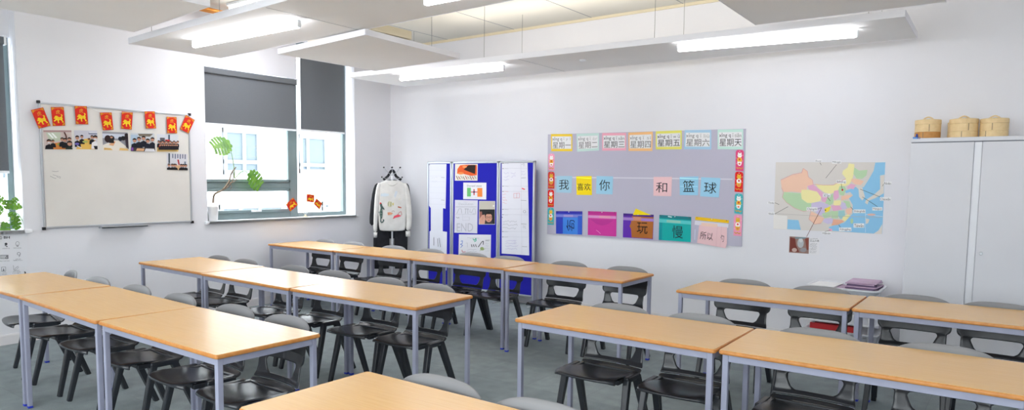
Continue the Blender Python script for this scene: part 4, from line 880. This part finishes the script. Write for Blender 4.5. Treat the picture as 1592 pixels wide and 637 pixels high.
# ------------------------------------------------------------------ coat stand with clothes
CS = at(1, -.40, 609.5, 300); cx, cy = CS.x, -.40
t = empty('coat_stand', (cx, cy, 0), label='white coat stand with a spray of black-tipped hooks in the corner', cat='coat stand')
bm = bmesh.new(); path(bm, [(0, 0, .04), (0, 0, 1.66)], .013, 12); link('pole', bm, 'sill', t, smooth=True)
for k in range(4):
    bm = bmesh.new(); a = PI/4+k*PI/2; path(bm, spline([(0, 0, .10), (.12*math.cos(a), .12*math.sin(a), .09), (.24*math.cos(a), .24*math.sin(a), .012)], 5), .011, 8); link('leg', bm, 'sill', t, smooth=True)
for ring, (r, z0, z1) in enumerate(((.13, 1.62, 1.735), (.14, 1.56, 1.60))):
    for k in range(6):
        a = k*PI/3+.3+ring*.5; bm = bmesh.new(); p = (r*math.cos(a), r*math.sin(a), z1); path(bm, spline([(0, 0, z0), (p[0]*.6, p[1]*.6, z0+(z1-z0)*.5), p], 4), .004, 6); h = link('hook', bm, 'alu', t, smooth=True)
        bm = bmesh.new(); ball(bm, p, .011, 8); link('hook_knob', bm, 'black', h, smooth=True)
DIR = Vector((CAM.x-cx, CAM.y-cy, 0)).normalized(); AX = Vector((-DIR.y, DIR.x, 0))   # clothes face the room
def body_mesh(bm, rows, depth, n=24, fold=.006, seed=0):
    "rows: (z, left, right) half extents across AX"
    rings = []
    for (z, l, r) in rows:
        c = (l+r)/2; w = (r-l)/2; rg = []
        for k in range(n):
            a = 2*PI*k/n; u = math.copysign(abs(math.cos(a))**.8, math.cos(a)); v = math.sin(a)
            f = fold*math.sin(9*a+z*6+seed)*(1 if z < rows[0][0]-.12 else .2)
            P = AX*(c+w*u) + DIR*((depth+f)*v); rg.append(bm.verts.new((P.x, P.y, z)))
        rings.append(rg)
    for a, b in zip(rings, rings[1:]):
        for k in range(n): j = (k+1) % n; bm.faces.new((a[k], a[j], b[j], b[k]))
    bm.faces.new(rings[0]); bm.faces.new(rings[-1][::-1])
def garment(name, lab, off, m, rows, sleeves, depth, cat, z=0, hanger=True):
    o = empty(name, (cx+DIR.x*off, cy+DIR.y*off, 0), label=lab, cat=cat)
    bm = bmesh.new(); body_mesh(bm, rows, depth, seed=off*50); g = link('garment_body', bm, m, o, smooth=True); md = g.modifiers.new('s', 'SUBSURF'); md.levels = md.render_levels = 1
    for pts in sleeves:
        bm = bmesh.new(); body_mesh(bm, pts, .024, 14, seed=3); sl = link('sleeve', bm, m, o, smooth=True); sl.location = (DIR.x*.006, DIR.y*.006, 0); md = sl.modifiers.new('s', 'SUBSURF'); md.levels = md.render_levels = 1
    return o
# pixel scale at the stand
def su(px): return (Vector(at(1, -.45, px, 320))-Vector((cx, -.45, 0))).dot(AX)*1.0
pxm = F/((CS-CAM).dot(fw))
U = lambda px: (px-609.5)/pxm
V = lambda py: CS.z+(300-py)/pxm
coat = garment('black_coat', 'long black coat hanging behind the white sweatshirt on the coat stand', -.035, 'cloth_black', [(V(279), U(605), U(615)), (V(282), U(596), U(622)), (V(287), U(584), U(634)), (V(310), U(582), U(636)), (V(350), U(582), U(637)), (V(356), U(583), U(636)), (V(372), U(583), U(633))],
  [[(V(284), U(584), U(590)), (V(300), U(578), U(588)), (V(330), U(575), U(585)), (V(352), U(573.5), U(583))], [(V(284), U(630), U(635)), (V(300), U(631), U(638)), (V(330), U(633), U(640)), (V(360), U(634), U(640))]], .036, 'coat')
bmh = bmesh.new(); path(bmh, spline([AX*U(596)+Vector((0, 0, V(279.5))), AX*U(603)+Vector((0, 0, V(274))), AX*U(608)+Vector((0, 0, V(266))), AX*U(612)+Vector((0, 0, V(266))), AX*U(616)+Vector((0, 0, V(274))), AX*U(624)+Vector((0, 0, V(279.5)))], 5), .018, 8); link('hood', bmh, 'cloth_black', coat, smooth=True)
tr = empty('black_trousers', (cx-DIR.x*.0, cy, 0), label='black trousers hanging below the sweatshirt, either side of the pole', cat='trousers')
for l, r in ((580.5, 605.5), (612.5, 633.5)):
    bm = bmesh.new(); body_mesh(bm, [(V(352), U(l+1), U(r)), (V(372), U(l), U(r)), (V(395), U(l), U(r-.5)), (V(418), U(l+1), U(r-1))], .03, seed=l); link('trouser_leg', bm, 'cloth_black', tr, smooth=True)
swd = .030
def swo():
    o = garment('white_sweatshirt', 'white sweatshirt printed with a seahorse and fish, hanging on the coat stand', .07, 'cloth_white',
      [(V(280.3), U(600), U(619)), (V(282), U(596), U(623)), (V(284.5), U(590), U(629)), (V(288), U(586), U(633)), (V(298), U(585.5), U(634)), (V(320), U(587.5), U(632)), (V(345), U(588.5), U(631)), (V(353), U(589), U(630.5)), (V(355), U(590), U(629.5)), (V(359), U(590), U(629.5))],
      [[(V(283.5), U(588.5), U(594)), (V(290), U(585.5), U(592)), (V(305), U(583), U(590.5)), (V(330), U(581.5), U(588.5)), (V(350), U(580.8), U(587)), (V(361), U(581), U(587))],
       [(V(283.5), U(625), U(631)), (V(290), U(628), U(635)), (V(305), U(630), U(638)), (V(325), U(631.5), U(640)), (V(345), U(631.5), U(640.8)), (V(359), U(630), U(638))]], swd, 'sweatshirt')
    for x0, x1, y0, y1 in ((580.8, 587.2, 360.5, 368.5), (629.8, 638, 358.5, 367)):
        bm = bmesh.new(); body_mesh(bm, [(V(y0), U(x0+.4), U(x1-.4)), (V(y1), U(x0+.7), U(x1-.7))], .022, 14); c = link('cuff', bm, 'cloth_white', o, smooth=True); c.location = (DIR.x*.006, DIR.y*.006, 0)
    bm = bmesh.new(); path(bm, spline([AX*U(601)+DIR*.01+Vector((0, 0, V(280.5))), AX*U(603)+DIR*.026+Vector((0, 0, V(285))), AX*U(609.5)+DIR*.034+Vector((0, 0, V(288))), AX*U(616)+DIR*.026+Vector((0, 0, V(285))), AX*U(618)+DIR*.01+Vector((0, 0, V(280.5)))], 5), .009, 8); link('collar', bm, 'cloth_white', o, smooth=True)
    hz = Z(575, 270, 6.07)
    def m(x, y): x, y = hz(x, y); return (U(x), V(y))
    def W(a, b, k):
        w = U(631); d = swd*math.sqrt(max(.05, 1-min(.97, abs(a/w))**2.5))+.0065+k; P = AX*a+DIR*d; return Vector((P.x, P.y, b))
    def pr(f):
        A = Art(m, .0006); f(A); A.build('print', W, parent=o, thick=.0002)
    def sea(A):
        A.poly([(95, 285), (102, 270), (114, 276), (120, 300), (140, 330), (138, 338), (118, 328), (122, 370), (118, 410), (108, 430), (112, 452), (126, 440), (122, 428), (134, 425), (138, 440), (124, 458), (108, 462), (98, 445), (100, 410), (92, 380), (96, 350), (104, 320)], (74, 96, 92))
        A.oval(103, 276, 8, 7, (190, 34, 50)); A.poly([(82, 358), (98, 350), (98, 385)], (140, 150, 150)); A.line([(100, 340), (118, 345)], 3, (150, 170, 150)); A.line([(98, 370), (120, 372)], 3, (150, 170, 150)); A.line([(100, 395), (118, 396)], 3, (150, 170, 150))
    def fish(A):
        A.poly([(165, 275), (180, 255), (205, 262), (215, 285), (200, 310), (170, 305)], (206, 206, 170)); A.line([(178, 262), (172, 300)], 4, (90, 110, 120)); A.line([(200, 262), (196, 304)], 4, (120, 120, 90)); A.poly([(210, 280), (226, 268), (224, 300)], (210, 196, 120))
    def whale(A): A.poly([(108, 190), (140, 182), (180, 188), (182, 205), (140, 214), (104, 208)], (206, 218, 226)); A.line([(112, 182), (108, 214)], 3, (180, 200, 215))
    def shrimp(A): A.poly([(166, 362), (190, 358), (218, 368), (200, 384), (170, 386)], (222, 156, 120)); A.line([(205, 352), (225, 345), (232, 358)], 3, (150, 120, 90)); A.line([(178, 362), (182, 384)], 3, (170, 110, 90))
    def flam(A): A.poly([(216, 424), (228, 394), (262, 380), (298, 392), (270, 404), (240, 410)], (224, 82, 100)); A.line([(262, 384), (275, 362), (292, 352), (300, 386)], 4, (190, 90, 90)); A.poly([(262, 302), (296, 312), (296, 322), (264, 316)], (190, 110, 90))
    def jelly(A): A.poly([(228, 205), (240, 160), (262, 165), (250, 205), (238, 225)], (206, 214, 222)); A.line([(262, 170), (285, 150)], 3, (210, 205, 200)); A.line([(270, 240), (290, 232)], 4, (220, 214, 190))
    def spots(A): A.oval(60, 310, 13, 8, (240, 214, 150), 8)
    for f in (sea, fish, whale, shrimp, flam, jelly): pr(f)
    return o
swo()
# ------------------------------------------------------------------ cabinet and steamers
KX0, KX1, KY, KZ = 6.675, 7.70, -.45, 1.955
t = empty('storage_cabinet', ((KX0+KX1)/2, KY/2, 0), label='tall white metal two-door cabinet against the back wall at the right', cat='cabinet')
def KP(nm, L, m, bev=.002, par=None):
    bm = bmesh.new()
    for b_ in L: box(bm, *B3(*b_), bev)
    o = link(nm, bm, m, par or t); o.location = -t.location if par is None else Vector((0, 0, 0)); return o
KP('carcass', [(KX0, KX1, KY+.02, -.005, .05, KZ-.03), (KX0+.02, KX1-.02, KY+.04, -.02, 0, .05)], 'cab')
KP('cabinet_top', [(KX0-.002, KX1+.002, KY, -.003, KZ-.034, KZ)], 'cab', .004)
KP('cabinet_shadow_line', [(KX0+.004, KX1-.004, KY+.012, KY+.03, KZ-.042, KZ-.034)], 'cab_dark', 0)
KP('cabinet_door', [(KX0+.003, 7.118, KY+.002, KY+.02, .06, KZ-.041)], 'cab', .003)
KP('cabinet_door', [(7.174, KX1-.003, KY+.002, KY+.02, .06, KZ-.041)], 'cab', .003)
KP('door_channel', [(7.122, 7.170, KY+.012, KY+.022, .06, KZ-.041)], 'white_plastic', .001)
bm = bmesh.new(); p = at(1, KY, 1525, 394); q0 = Matrix.Rotation(PI/2, 4, 'X')
lathe(bm, [(.013, 0), (.013, .006), (.010, .009), (0, .009)], 18); bmesh.ops.transform(bm, matrix=q0, verts=bm.verts)
lk = link('lock', bm, 'alu', t); lk.location = Vector((p.x, KY+.002, p.z))-t.location
A = Art(on_back(Z(1400, 160, 7.964), KY)); A.poly([(153, 422), (246, 422), (246, 444), (153, 444)], (60, 120, 200)); A.poly([(214, 423), (245, 423), (245, 443), (214, 443)], (110, 100, 120)); A.text('bisley', 158, 427, 210, 440, (220, 236, 250)) if False else A.line([(160, 434), (206, 434)], 5, (150, 196, 236)); A.line([(218, 434), (242, 434)], 5, (200, 190, 200))
A.build('maker_label', lambda a, b, k: Vector((a, KY-.0012-k, b)), parent=t, thick=.0008, rel=t.location)
def steamer(px0, px1, py0, pytop, yy, lab, dark=False, rz=0.):
    a = at(1, yy, px0, py0); b = at(1, yy, px1, py0); r = (b.x-a.x)/2; x = (a.x+b.x)/2; H = at(1, yy, (px0+px1)/2, pytop).z-KZ
    t = empty('bamboo_steamer', (x, yy, KZ), rz, label=lab, cat='steamer', group='bamboo steamers on the cabinet'); h = H*.88; z1, z2 = h*.34, h*.72
    bm = bmesh.new(); lathe(bm, [(r*.9, 0), (r*.985, 0), (r*.985, z1-.004), (r*.96, z1-.002), (r*.96, z1)], 40); o = link('lower_tier', bm, 'bamboo_dark' if dark else 'bamboo', t)
    bm = bmesh.new(); lathe(bm, [(r*.96, z1), (r*.985, z1+.001), (r*.985, z2-.003), (r*.95, z2-.001), (r*.95, z2)], 40); link('upper_tier', bm, 'bamboo', t)
    bm = bmesh.new(); lathe(bm, [(r*.95, z2), (r, z2+.001), (r, h*.93), (r*.97, h*.95), (r*.6, h*.98), (r*.2, h*1.0), (0, h*1.0)], 40); l = link('lid', bm, 'bamboo', t)
    bm = bmesh.new(); path(bm, spline([(-.035, 0, h*.99), (-.02, 0, h*1.06), (0, 0, h*1.10), (.02, 0, h*1.06), (.035, 0, h*.99)], 4), .006, 8); link('lid_loop', bm, 'bamboo', l, smooth=True)
    for k, (za, zb2) in enumerate(((.004, z1-.004), (z1+.003, z2-.003))):
        bm = bmesh.new(); aa = -PI/2-.25+.45*k+rz; box(bm, (r*.987*math.cos(aa), r*.987*math.sin(aa), (za+zb2)/2), (.004, .002, zb2-za), 0, Matrix.Rotation(aa+PI/2, 3, 'Z')); link('rim_lashing', bm, 'stem', t)
    return t
steamer(1421.5, 1463, 206, 181, -.27, 'leftmost bamboo steamer on the cabinet, with a darker toasted lower tier', True)
steamer(1474.5, 1521, 206, 179.5, -.27, 'middle bamboo steamer on the cabinet', rz=.1)
steamer(1522, 1568.5, 206, 179, -.27, 'rightmost bamboo steamer on the cabinet', rz=-.15)
steamer(1472.5, 1510, 205, 185, -.085, 'bamboo steamer half hidden behind the middle one', rz=.8)
bm = bmesh.new(); lathe(bm, [(.012, 0), (.012, .008), (.009, .02), (.006, .038), (0, .04)], 12); p = at(1, -.40, 1425.5, 208)
tag(link('blue_peg', bm, 'blue_peg', None, (p.x, -.40, KZ), smooth=True), 'small blue peg on the cabinet edge in front of the left steamer', 'peg')
# ------------------------------------------------------------------ tray trolley
TX0, TX1, TY0, TY1 = 5.93, 6.53, -.62, -.14
t = empty('tray_trolley', ((TX0+TX1)/2, (TY0+TY1)/2, 0), label='white plastic tray trolley stacked with folders left of the cabinet', cat='trolley')
hx, hy = (TX1-TX0)/2, (TY1-TY0)/2
def tray(z, h, nm='tray'):
    bm = bmesh.new(); o1 = rrect(-hx, hx, -hy, hy, .07, 6); o2 = rrect(-hx+.02, hx-.02, -hy+.02, hy-.02, .055, 6); o3 = rrect(-hx+.035, hx-.035, -hy+.035, hy-.035, .05, 6)
    stack_prism(bm, [(o3, z), (o1, z+h-.012), (o1, z+h), (o2, z+h), (o3, z+.012)]); return link(nm, bm, 'white_plastic', t)
tray(.60, .05); tray(.325, .022); tray(.245, .018); tray(.08, .05)
for a in (-1, 1):
    for b2 in (-1, 1):
        bm = bmesh.new(); path(bm, [(a*(hx-.07), b2*(hy-.07), .07), (a*(hx-.07), b2*(hy-.07), .62)], .018, 12); link('post', bm, 'white_plastic', t, smooth=True)
        bm = bmesh.new(); bmesh.ops.create_cone(bm, cap_ends=True, segments=18, radius1=.03, radius2=.03, depth=.022, matrix=Matrix.Translation((a*(hx-.07), b2*(hy-.07), .031)) @ Matrix.Rotation(PI/2, 4, 'X')); c = link('castor', bm, 'black', t)
        bm = bmesh.new(); box(bm, (a*(hx-.07), b2*(hy-.07), .062), (.03, .034, .03), .004); link('castor_fork', bm, 'alu', c)
ztop = .616
rnd = random.Random(3)
for k in range(7):
    bm = bmesh.new(); w, d = .235, .30; r_ = rnd.uniform(-.12, .12)
    box(bm, (0, 0, .006), (w, d, .010), .002)
    tag(link('exercise_folder', bm, 'mauve_dark' if k in (2, 4) else 'mauve', None, (6.36+rnd.uniform(-.02, .02), -.36+rnd.uniform(-.02, .02), ztop+k*.0125)), 'mauve folder in the stack on the right of the white trolley', 'folder', 'mauve folders stacked on the trolley').rotation_euler = (0, 0, r_)
for k in range(2):
    bm = bmesh.new(); box(bm, (0, 0, .005), (.2, .28, .009), .002); o = tag(link('exercise_folder', bm, 'mauve', None, (6.20-.02*k, -.40, ztop+k*.011)), 'plum folder leaning in the middle of the white trolley', 'folder', 'loose folders in the middle of the trolley'); o.rotation_euler = (0, 0, .35+.2*k)
for k in range(4):
    bm = bmesh.new(); box(bm, (0, 0, .004), (.21, .297, .006), .0008); o = tag(link('paper_stack', bm, 'paper' if k != 1 else 'mauve_dark', None, (6.05+.005*k, -.38, ztop+k*.0085)), 'stack of white papers at the left of the trolley top' if k != 1 else 'dark sheet between the white papers on the trolley', 'paper', 'papers on the trolley top'); o.rotation_euler = (0, 0, rnd.uniform(-.15, .15))
bm = bmesh.new(); box(bm, (0, 0, .026), (.36, .20, .052), .004); o = tag(link('red_folder', bm, 'red', None, (6.16, -.475, .259)), 'red box folder on the middle shelf of the white trolley', 'folder')
# ------------------------------------------------------------------ plants and small flags on the sills
def leaf(bm, base, direction, normal, L, W, lobes=5, cut=.55):
    d = Vector(direction).normalized(); n = Vector(normal).normalized(); s = d.cross(n).normalized(); base = Vector(base)
    def P(u, v): return base+d*(u*L)+s*(v*W)+n*(-.10*L*(u-.4)**2-.12*W*v*v)
    mid = [P(i/10, 0) for i in range(11)]
    for sg in (-1, 1):
        for i in range(lobes):
            u0 = .04+.92*i/lobes; u1 = .04+.92*(i+.74)/lobes; um = (u0+u1)/2; w = math.sin(PI*(.16+.74*um))**.7*.5
            pts = [P(u0, 0), P(u0+.01, sg*w*(1-cut)), P(u0+.06, sg*w), P(u1+.09, sg*w*.96), P(u1+.03, sg*w*(1-cut)), P(u1+.03, 0)]
            bm.faces.new([bm.verts.new(p) for p in pts])
        pts = [P(0, 0), P(-.06, sg*.12), P(.0, sg*.22), P(.2, sg*.18), P(.5, sg*.14), P(.85, sg*.08), P(.96, 0)]
        bm.faces.new([bm.verts.new(p) for p in pts])
    bm.faces.new([bm.verts.new(p) for p in (P(.84, .08), P(1.0, 0), P(.84, -.08))])
def pxy(z_, x, y, X=-.1): a, b = z_(x, y); return Vector(at(0, X, a, b))
gz = Z(300, 180, 3.536)
pb = pxy(gz, 112, 578, -.10)
t = empty('potted_monstera', (-.10, pb.y, SILL), label='leggy monstera with two big cut leaves in a white pot on the middle sill', cat='plant')
off = -Vector((-.10, pb.y, SILL))
bm = bmesh.new(); lathe(bm, [(.045, 0), (.05, .004), (.062, .16), (.064, .17), (.058, .17), (.056, .15), (0, .15)], 28); link('pot', bm, 'pot', t, smooth=True)
bm = bmesh.new(); lathe(bm, [(.055, .150), (.05, .156), (0, .158)], 20); link('soil', bm, 'soil', t)
def st(pts, r, m, nm='stem'):
    bm = bmesh.new(); P = spline([pxy(gz, *p)+off for p in pts], 5); path(bm, P, [1.5*r*(1-.5*i/len(P)) for i in range(len(P))], 7); link(nm, bm, m, t, smooth=True)
st([(110, 480), (118, 432), (160, 408), (195, 365), (212, 315), (236, 282)], .009, 'stem'); st([(150, 415), (180, 398), (205, 375), (222, 340), (220, 300)], .006, 'stem'); st([(165, 405), (200, 370), (212, 385), (205, 405)], .003, 'stem'); st([(190, 372), (225, 362), (245, 338), (262, 320)], .004, 'stem')
st([(228, 345), (226, 290), (216, 225), (203, 172)], .004, 'stem_green', 'leaf_stalk'); st([(230, 345), (260, 312), (285, 303), (300, 312)], .004, 'stem_green', 'leaf_stalk')
bm = bmesh.new(); b0 = pxy(gz, 205, 150)+off; leaf(bm, b0, (-.1, -1, -.28), (.85, -.2, .5), .23, .27, 6, .72); lf = link('leaf', bm, 'leaf', t); md = lf.modifiers.new('s', 'SOLIDIFY'); md.thickness = .002
bm = bmesh.new(); b0 = pxy(gz, 312, 312)+off; leaf(bm, b0, (.1, .62, -.72), (.9, .2, .35), .23, .30, 5, .75); lf = link('leaf', bm, 'leaf', t); md = lf.modifiers.new('s', 'SOLIDIFY'); md.thickness = .002
lz = Z(0, 250, 5.3)
pb = pxy(lz, 20, 560, -.09); t = empty('trailing_plant', (-.09, pb.y-.06, SILL), label='leafy green trailing plant on the sill of the far left window', cat='plant')
off = -Vector((-.09, pb.y-.06, SILL))
bm = bmesh.new(); lathe(bm, [(.04, 0), (.045, .003), (.055, .08), (.05, .08), (0, .07)], 24); link('pot', bm, 'pot', t, smooth=True)
rnd = random.Random(5)
for (x, y, dx, dz, s) in ((45, 350, -.4, .4, .10), (85, 380, .7, .1, .09), (25, 385, -.8, -.1, .10), (75, 430, .5, -.4, .10), (110, 460, .4, -.9, .10), (40, 505, -.2, -.8, .14), (20, 535, -.6, -.7, .11), (95, 345, .6, .5, .07), (60, 395, .1, .9, .09), (105, 500, .5, -.8, .09), (135, 385, .9, .2, .05), (10, 430, -.9, .2, .10)):
    P = pxy(lz, x, y, -.06+rnd.uniform(-.02, .03))+off
    bm = bmesh.new(); path(bm, spline([(0, 0, .07), (P*.5+Vector((0.01, 0, .06))), P], 4), .0025, 5); sk = link('leaf_stalk', bm, 'stem_green', t)
    bm = bmesh.new(); leaf(bm, P, (.1, dx, dz), (.9, rnd.uniform(-.3, .3), .4), s, s*.8, 3, .15); link('leaf', bm, 'leaf' if rnd.random() < .6 else 'leaf_dark', t)
bm = bmesh.new(); P = [pxy(lz, *p, -.04)+off for p in ((90, 430), (130, 428), (160, 450), (185, 495), (210, 520))]; path(bm, spline([Vector((0, 0, .07))]+P, 5), .003, 6); link('tendril', bm, 'leaf_dark', t, smooth=True)
hz = Z(430, 180, 3.536)
pb = pxy(hz, 158, 546, -.06); t = empty('flag_holder', (-.06, pb.y, SILL), label='little holder with three small red tiger flags on the window sill', cat='flag holder')
off = -Vector((-.06, pb.y, SILL))
bm = bmesh.new(); lathe(bm, [(.035, 0), (.035, .008), (.012, .016), (.010, .03), (0, .03)], 20); link('holder_base', bm, 'cream', t, smooth=True)
for q_, s0 in (([(50, 487), (90, 448), (118, 488), (75, 526)], (118, 488)), ([(165, 428), (208, 434), (206, 476), (165, 472)], (166, 474)), ([(218, 452), (250, 480), (236, 516), (203, 484)], (204, 486))):
    p1 = pxy(hz, *s0, -.06)+off; bm = bmesh.new(); path(bm, [(0, 0, .02), p1], .0022, 6); sk = link('flag_stick', bm, 'sill', t)
    c = [pxy(hz, *p, -.06) for p in q_]; A = Art(quadmap([(v.y, v.z) for v in c])); flag_art(A); A.build('small_flag', lambda a, b, k: Vector((-.058+k, a, b)), parent=t, thick=.001, rel=t.location)
# ================================================================== OUTSIDE
FX = -9.0
def fo(x, y): p = at(0, FX, x, y); return p.y, p.z
t = empty('office_building', (FX, 2, -4), label='white rendered building with pale windows seen through the window', cat='building')
def OP(nm, L, m, bev=0):
    bm = bmesh.new()
    for i, b_ in enumerate(L): box(bm, *B3(b_[0], b_[1]+(.003*i if nm != 'facade' else 0), *b_[2:]), bev)
    o = link(nm, bm, m, t); o.location = -t.location; return o
OP('facade', [(FX-6, FX, -26, 32, -4, 9)], 'facade')
def owin(p0, p1, cols=(.5,), rows=(.75,)):
    ya, za = fo(*p0); yb2, zb2 = fo(*p1); za, zb2 = max(za, zb2), min(za, zb2)
    OP('building_window_frame', [(FX, FX+.06, ya, yb2, zb2, zb2+.12), (FX, FX+.06, ya, yb2, za-.12, za), (FX, FX+.06, ya, ya+.1, zb2, za), (FX, FX+.06, yb2-.1, yb2, zb2, za)]+[(FX, FX+.06, ya+(yb2-ya)*c-.05, ya+(yb2-ya)*c+.05, zb2, za) for c in cols]+[(FX, FX+.06, ya, yb2, za+(zb2-za)*c-.05, za+(zb2-za)*c+.05) for c in rows], 'facade_frame')
    OP('building_window_pane', [(FX+.005, FX+.03, ya, yb2, zb2, za)], 'facade_glass')
owin((345, 198), (403, 272), (.55,), (.72,)); owin((464, 208), (507, 270), (.28,), (.78,)); owin((500, 313), (512, 327), (), ()); owin((340, 318), (440, 345), (.3, .6), ())
owin((250, 190), (300, 275)); owin((560, 212), (600, 272)); owin((-120, 200), (-60, 280)); owin((-10, 200), (40, 285)); owin((100, 200), (160, 280))
OP('parapet', [(FX-.1, FX+.25, -26, 32, 9, 9.3)], 'facade')
tag(boxes('ground', [(-40, -.31, -40, 40, -4.2, -4.0)], 'ground_out'), kind='structure')
# ================================================================== LIGHT, WORLD, CAMERA
w = bpy.data.worlds.new('sky'); bpy.context.scene.world = w; w.use_nodes = True
bg = w.node_tree.nodes['Background']; bg.inputs[0].default_value = (.93, .97, 1, 1); bg.inputs[1].default_value = 4.6
ld = bpy.data.lights.new('window_portal', 'AREA'); ld.shape = 'RECTANGLE'; ld.size = FILL_WIN[1]-FILL_WIN[0]; ld.size_y = FILL_WIN[3]-FILL_WIN[2]; ld.cycles.is_portal = True
lo = bpy.data.objects.new('window_portal', ld); lo.location = ((FILL_WIN[0]+FILL_WIN[1])/2, Y0-.22, (FILL_WIN[2]+FILL_WIN[3])/2); lo.rotation_euler = (PI/2, 0, 0); col.objects.link(lo)
for (y0, y1) in (WIN_A, WIN_B):
    ld = bpy.data.lights.new('window_portal', 'AREA'); ld.shape = 'RECTANGLE'; ld.size = abs(y1-y0); ld.size_y = HEAD-SILL; ld.cycles.is_portal = True
    lo = bpy.data.objects.new('window_portal', ld); lo.location = (-.32, (y0+y1)/2, (SILL+HEAD)/2); lo.rotation_euler = (0, -PI/2, 0); col.objects.link(lo)
for (x, y, L, p) in ((4.0, -3.80, 4.5, 12), (4.2, -.95, 4.5, 12), (5.0, -7.5, 5, 20)):
    ld = bpy.data.lights.new('uplight', 'AREA'); ld.shape = 'RECTANGLE'; ld.size = L; ld.size_y = .1; ld.energy = p; ld.color = (1, .96, .90)
    lo = bpy.data.objects.new('uplight', ld); lo.location = (x, y, RZ+.09); lo.rotation_euler = (PI, 0, 0); col.objects.link(lo)
cd = bpy.data.cameras.new('camera'); cam = bpy.data.objects.new('camera', cd); col.objects.link(cam)
mtx = Matrix((RT, UP, -fw)).transposed().to_4x4(); mtx.translation = CAM; cam.matrix_world = mtx
cd.sensor_fit = 'HORIZONTAL'; cd.sensor_width = 36; cd.lens = F*36/1592; cd.shift_x = (796-CX)/1592; cd.shift_y = (CY-318.5)/1592; cd.clip_start = .05; cd.clip_end = 200
sc = bpy.context.scene; sc.camera = cam
sc.view_settings.view_transform = 'Standard'; sc.view_settings.look = 'None'; sc.view_settings.exposure = 0.76; sc.view_settings.gamma = 1.0
sc.cycles.use_denoising = True; sc.cycles.max_bounces = 10; sc.cycles.diffuse_bounces = 6; sc.cycles.sample_clamp_indirect = 8
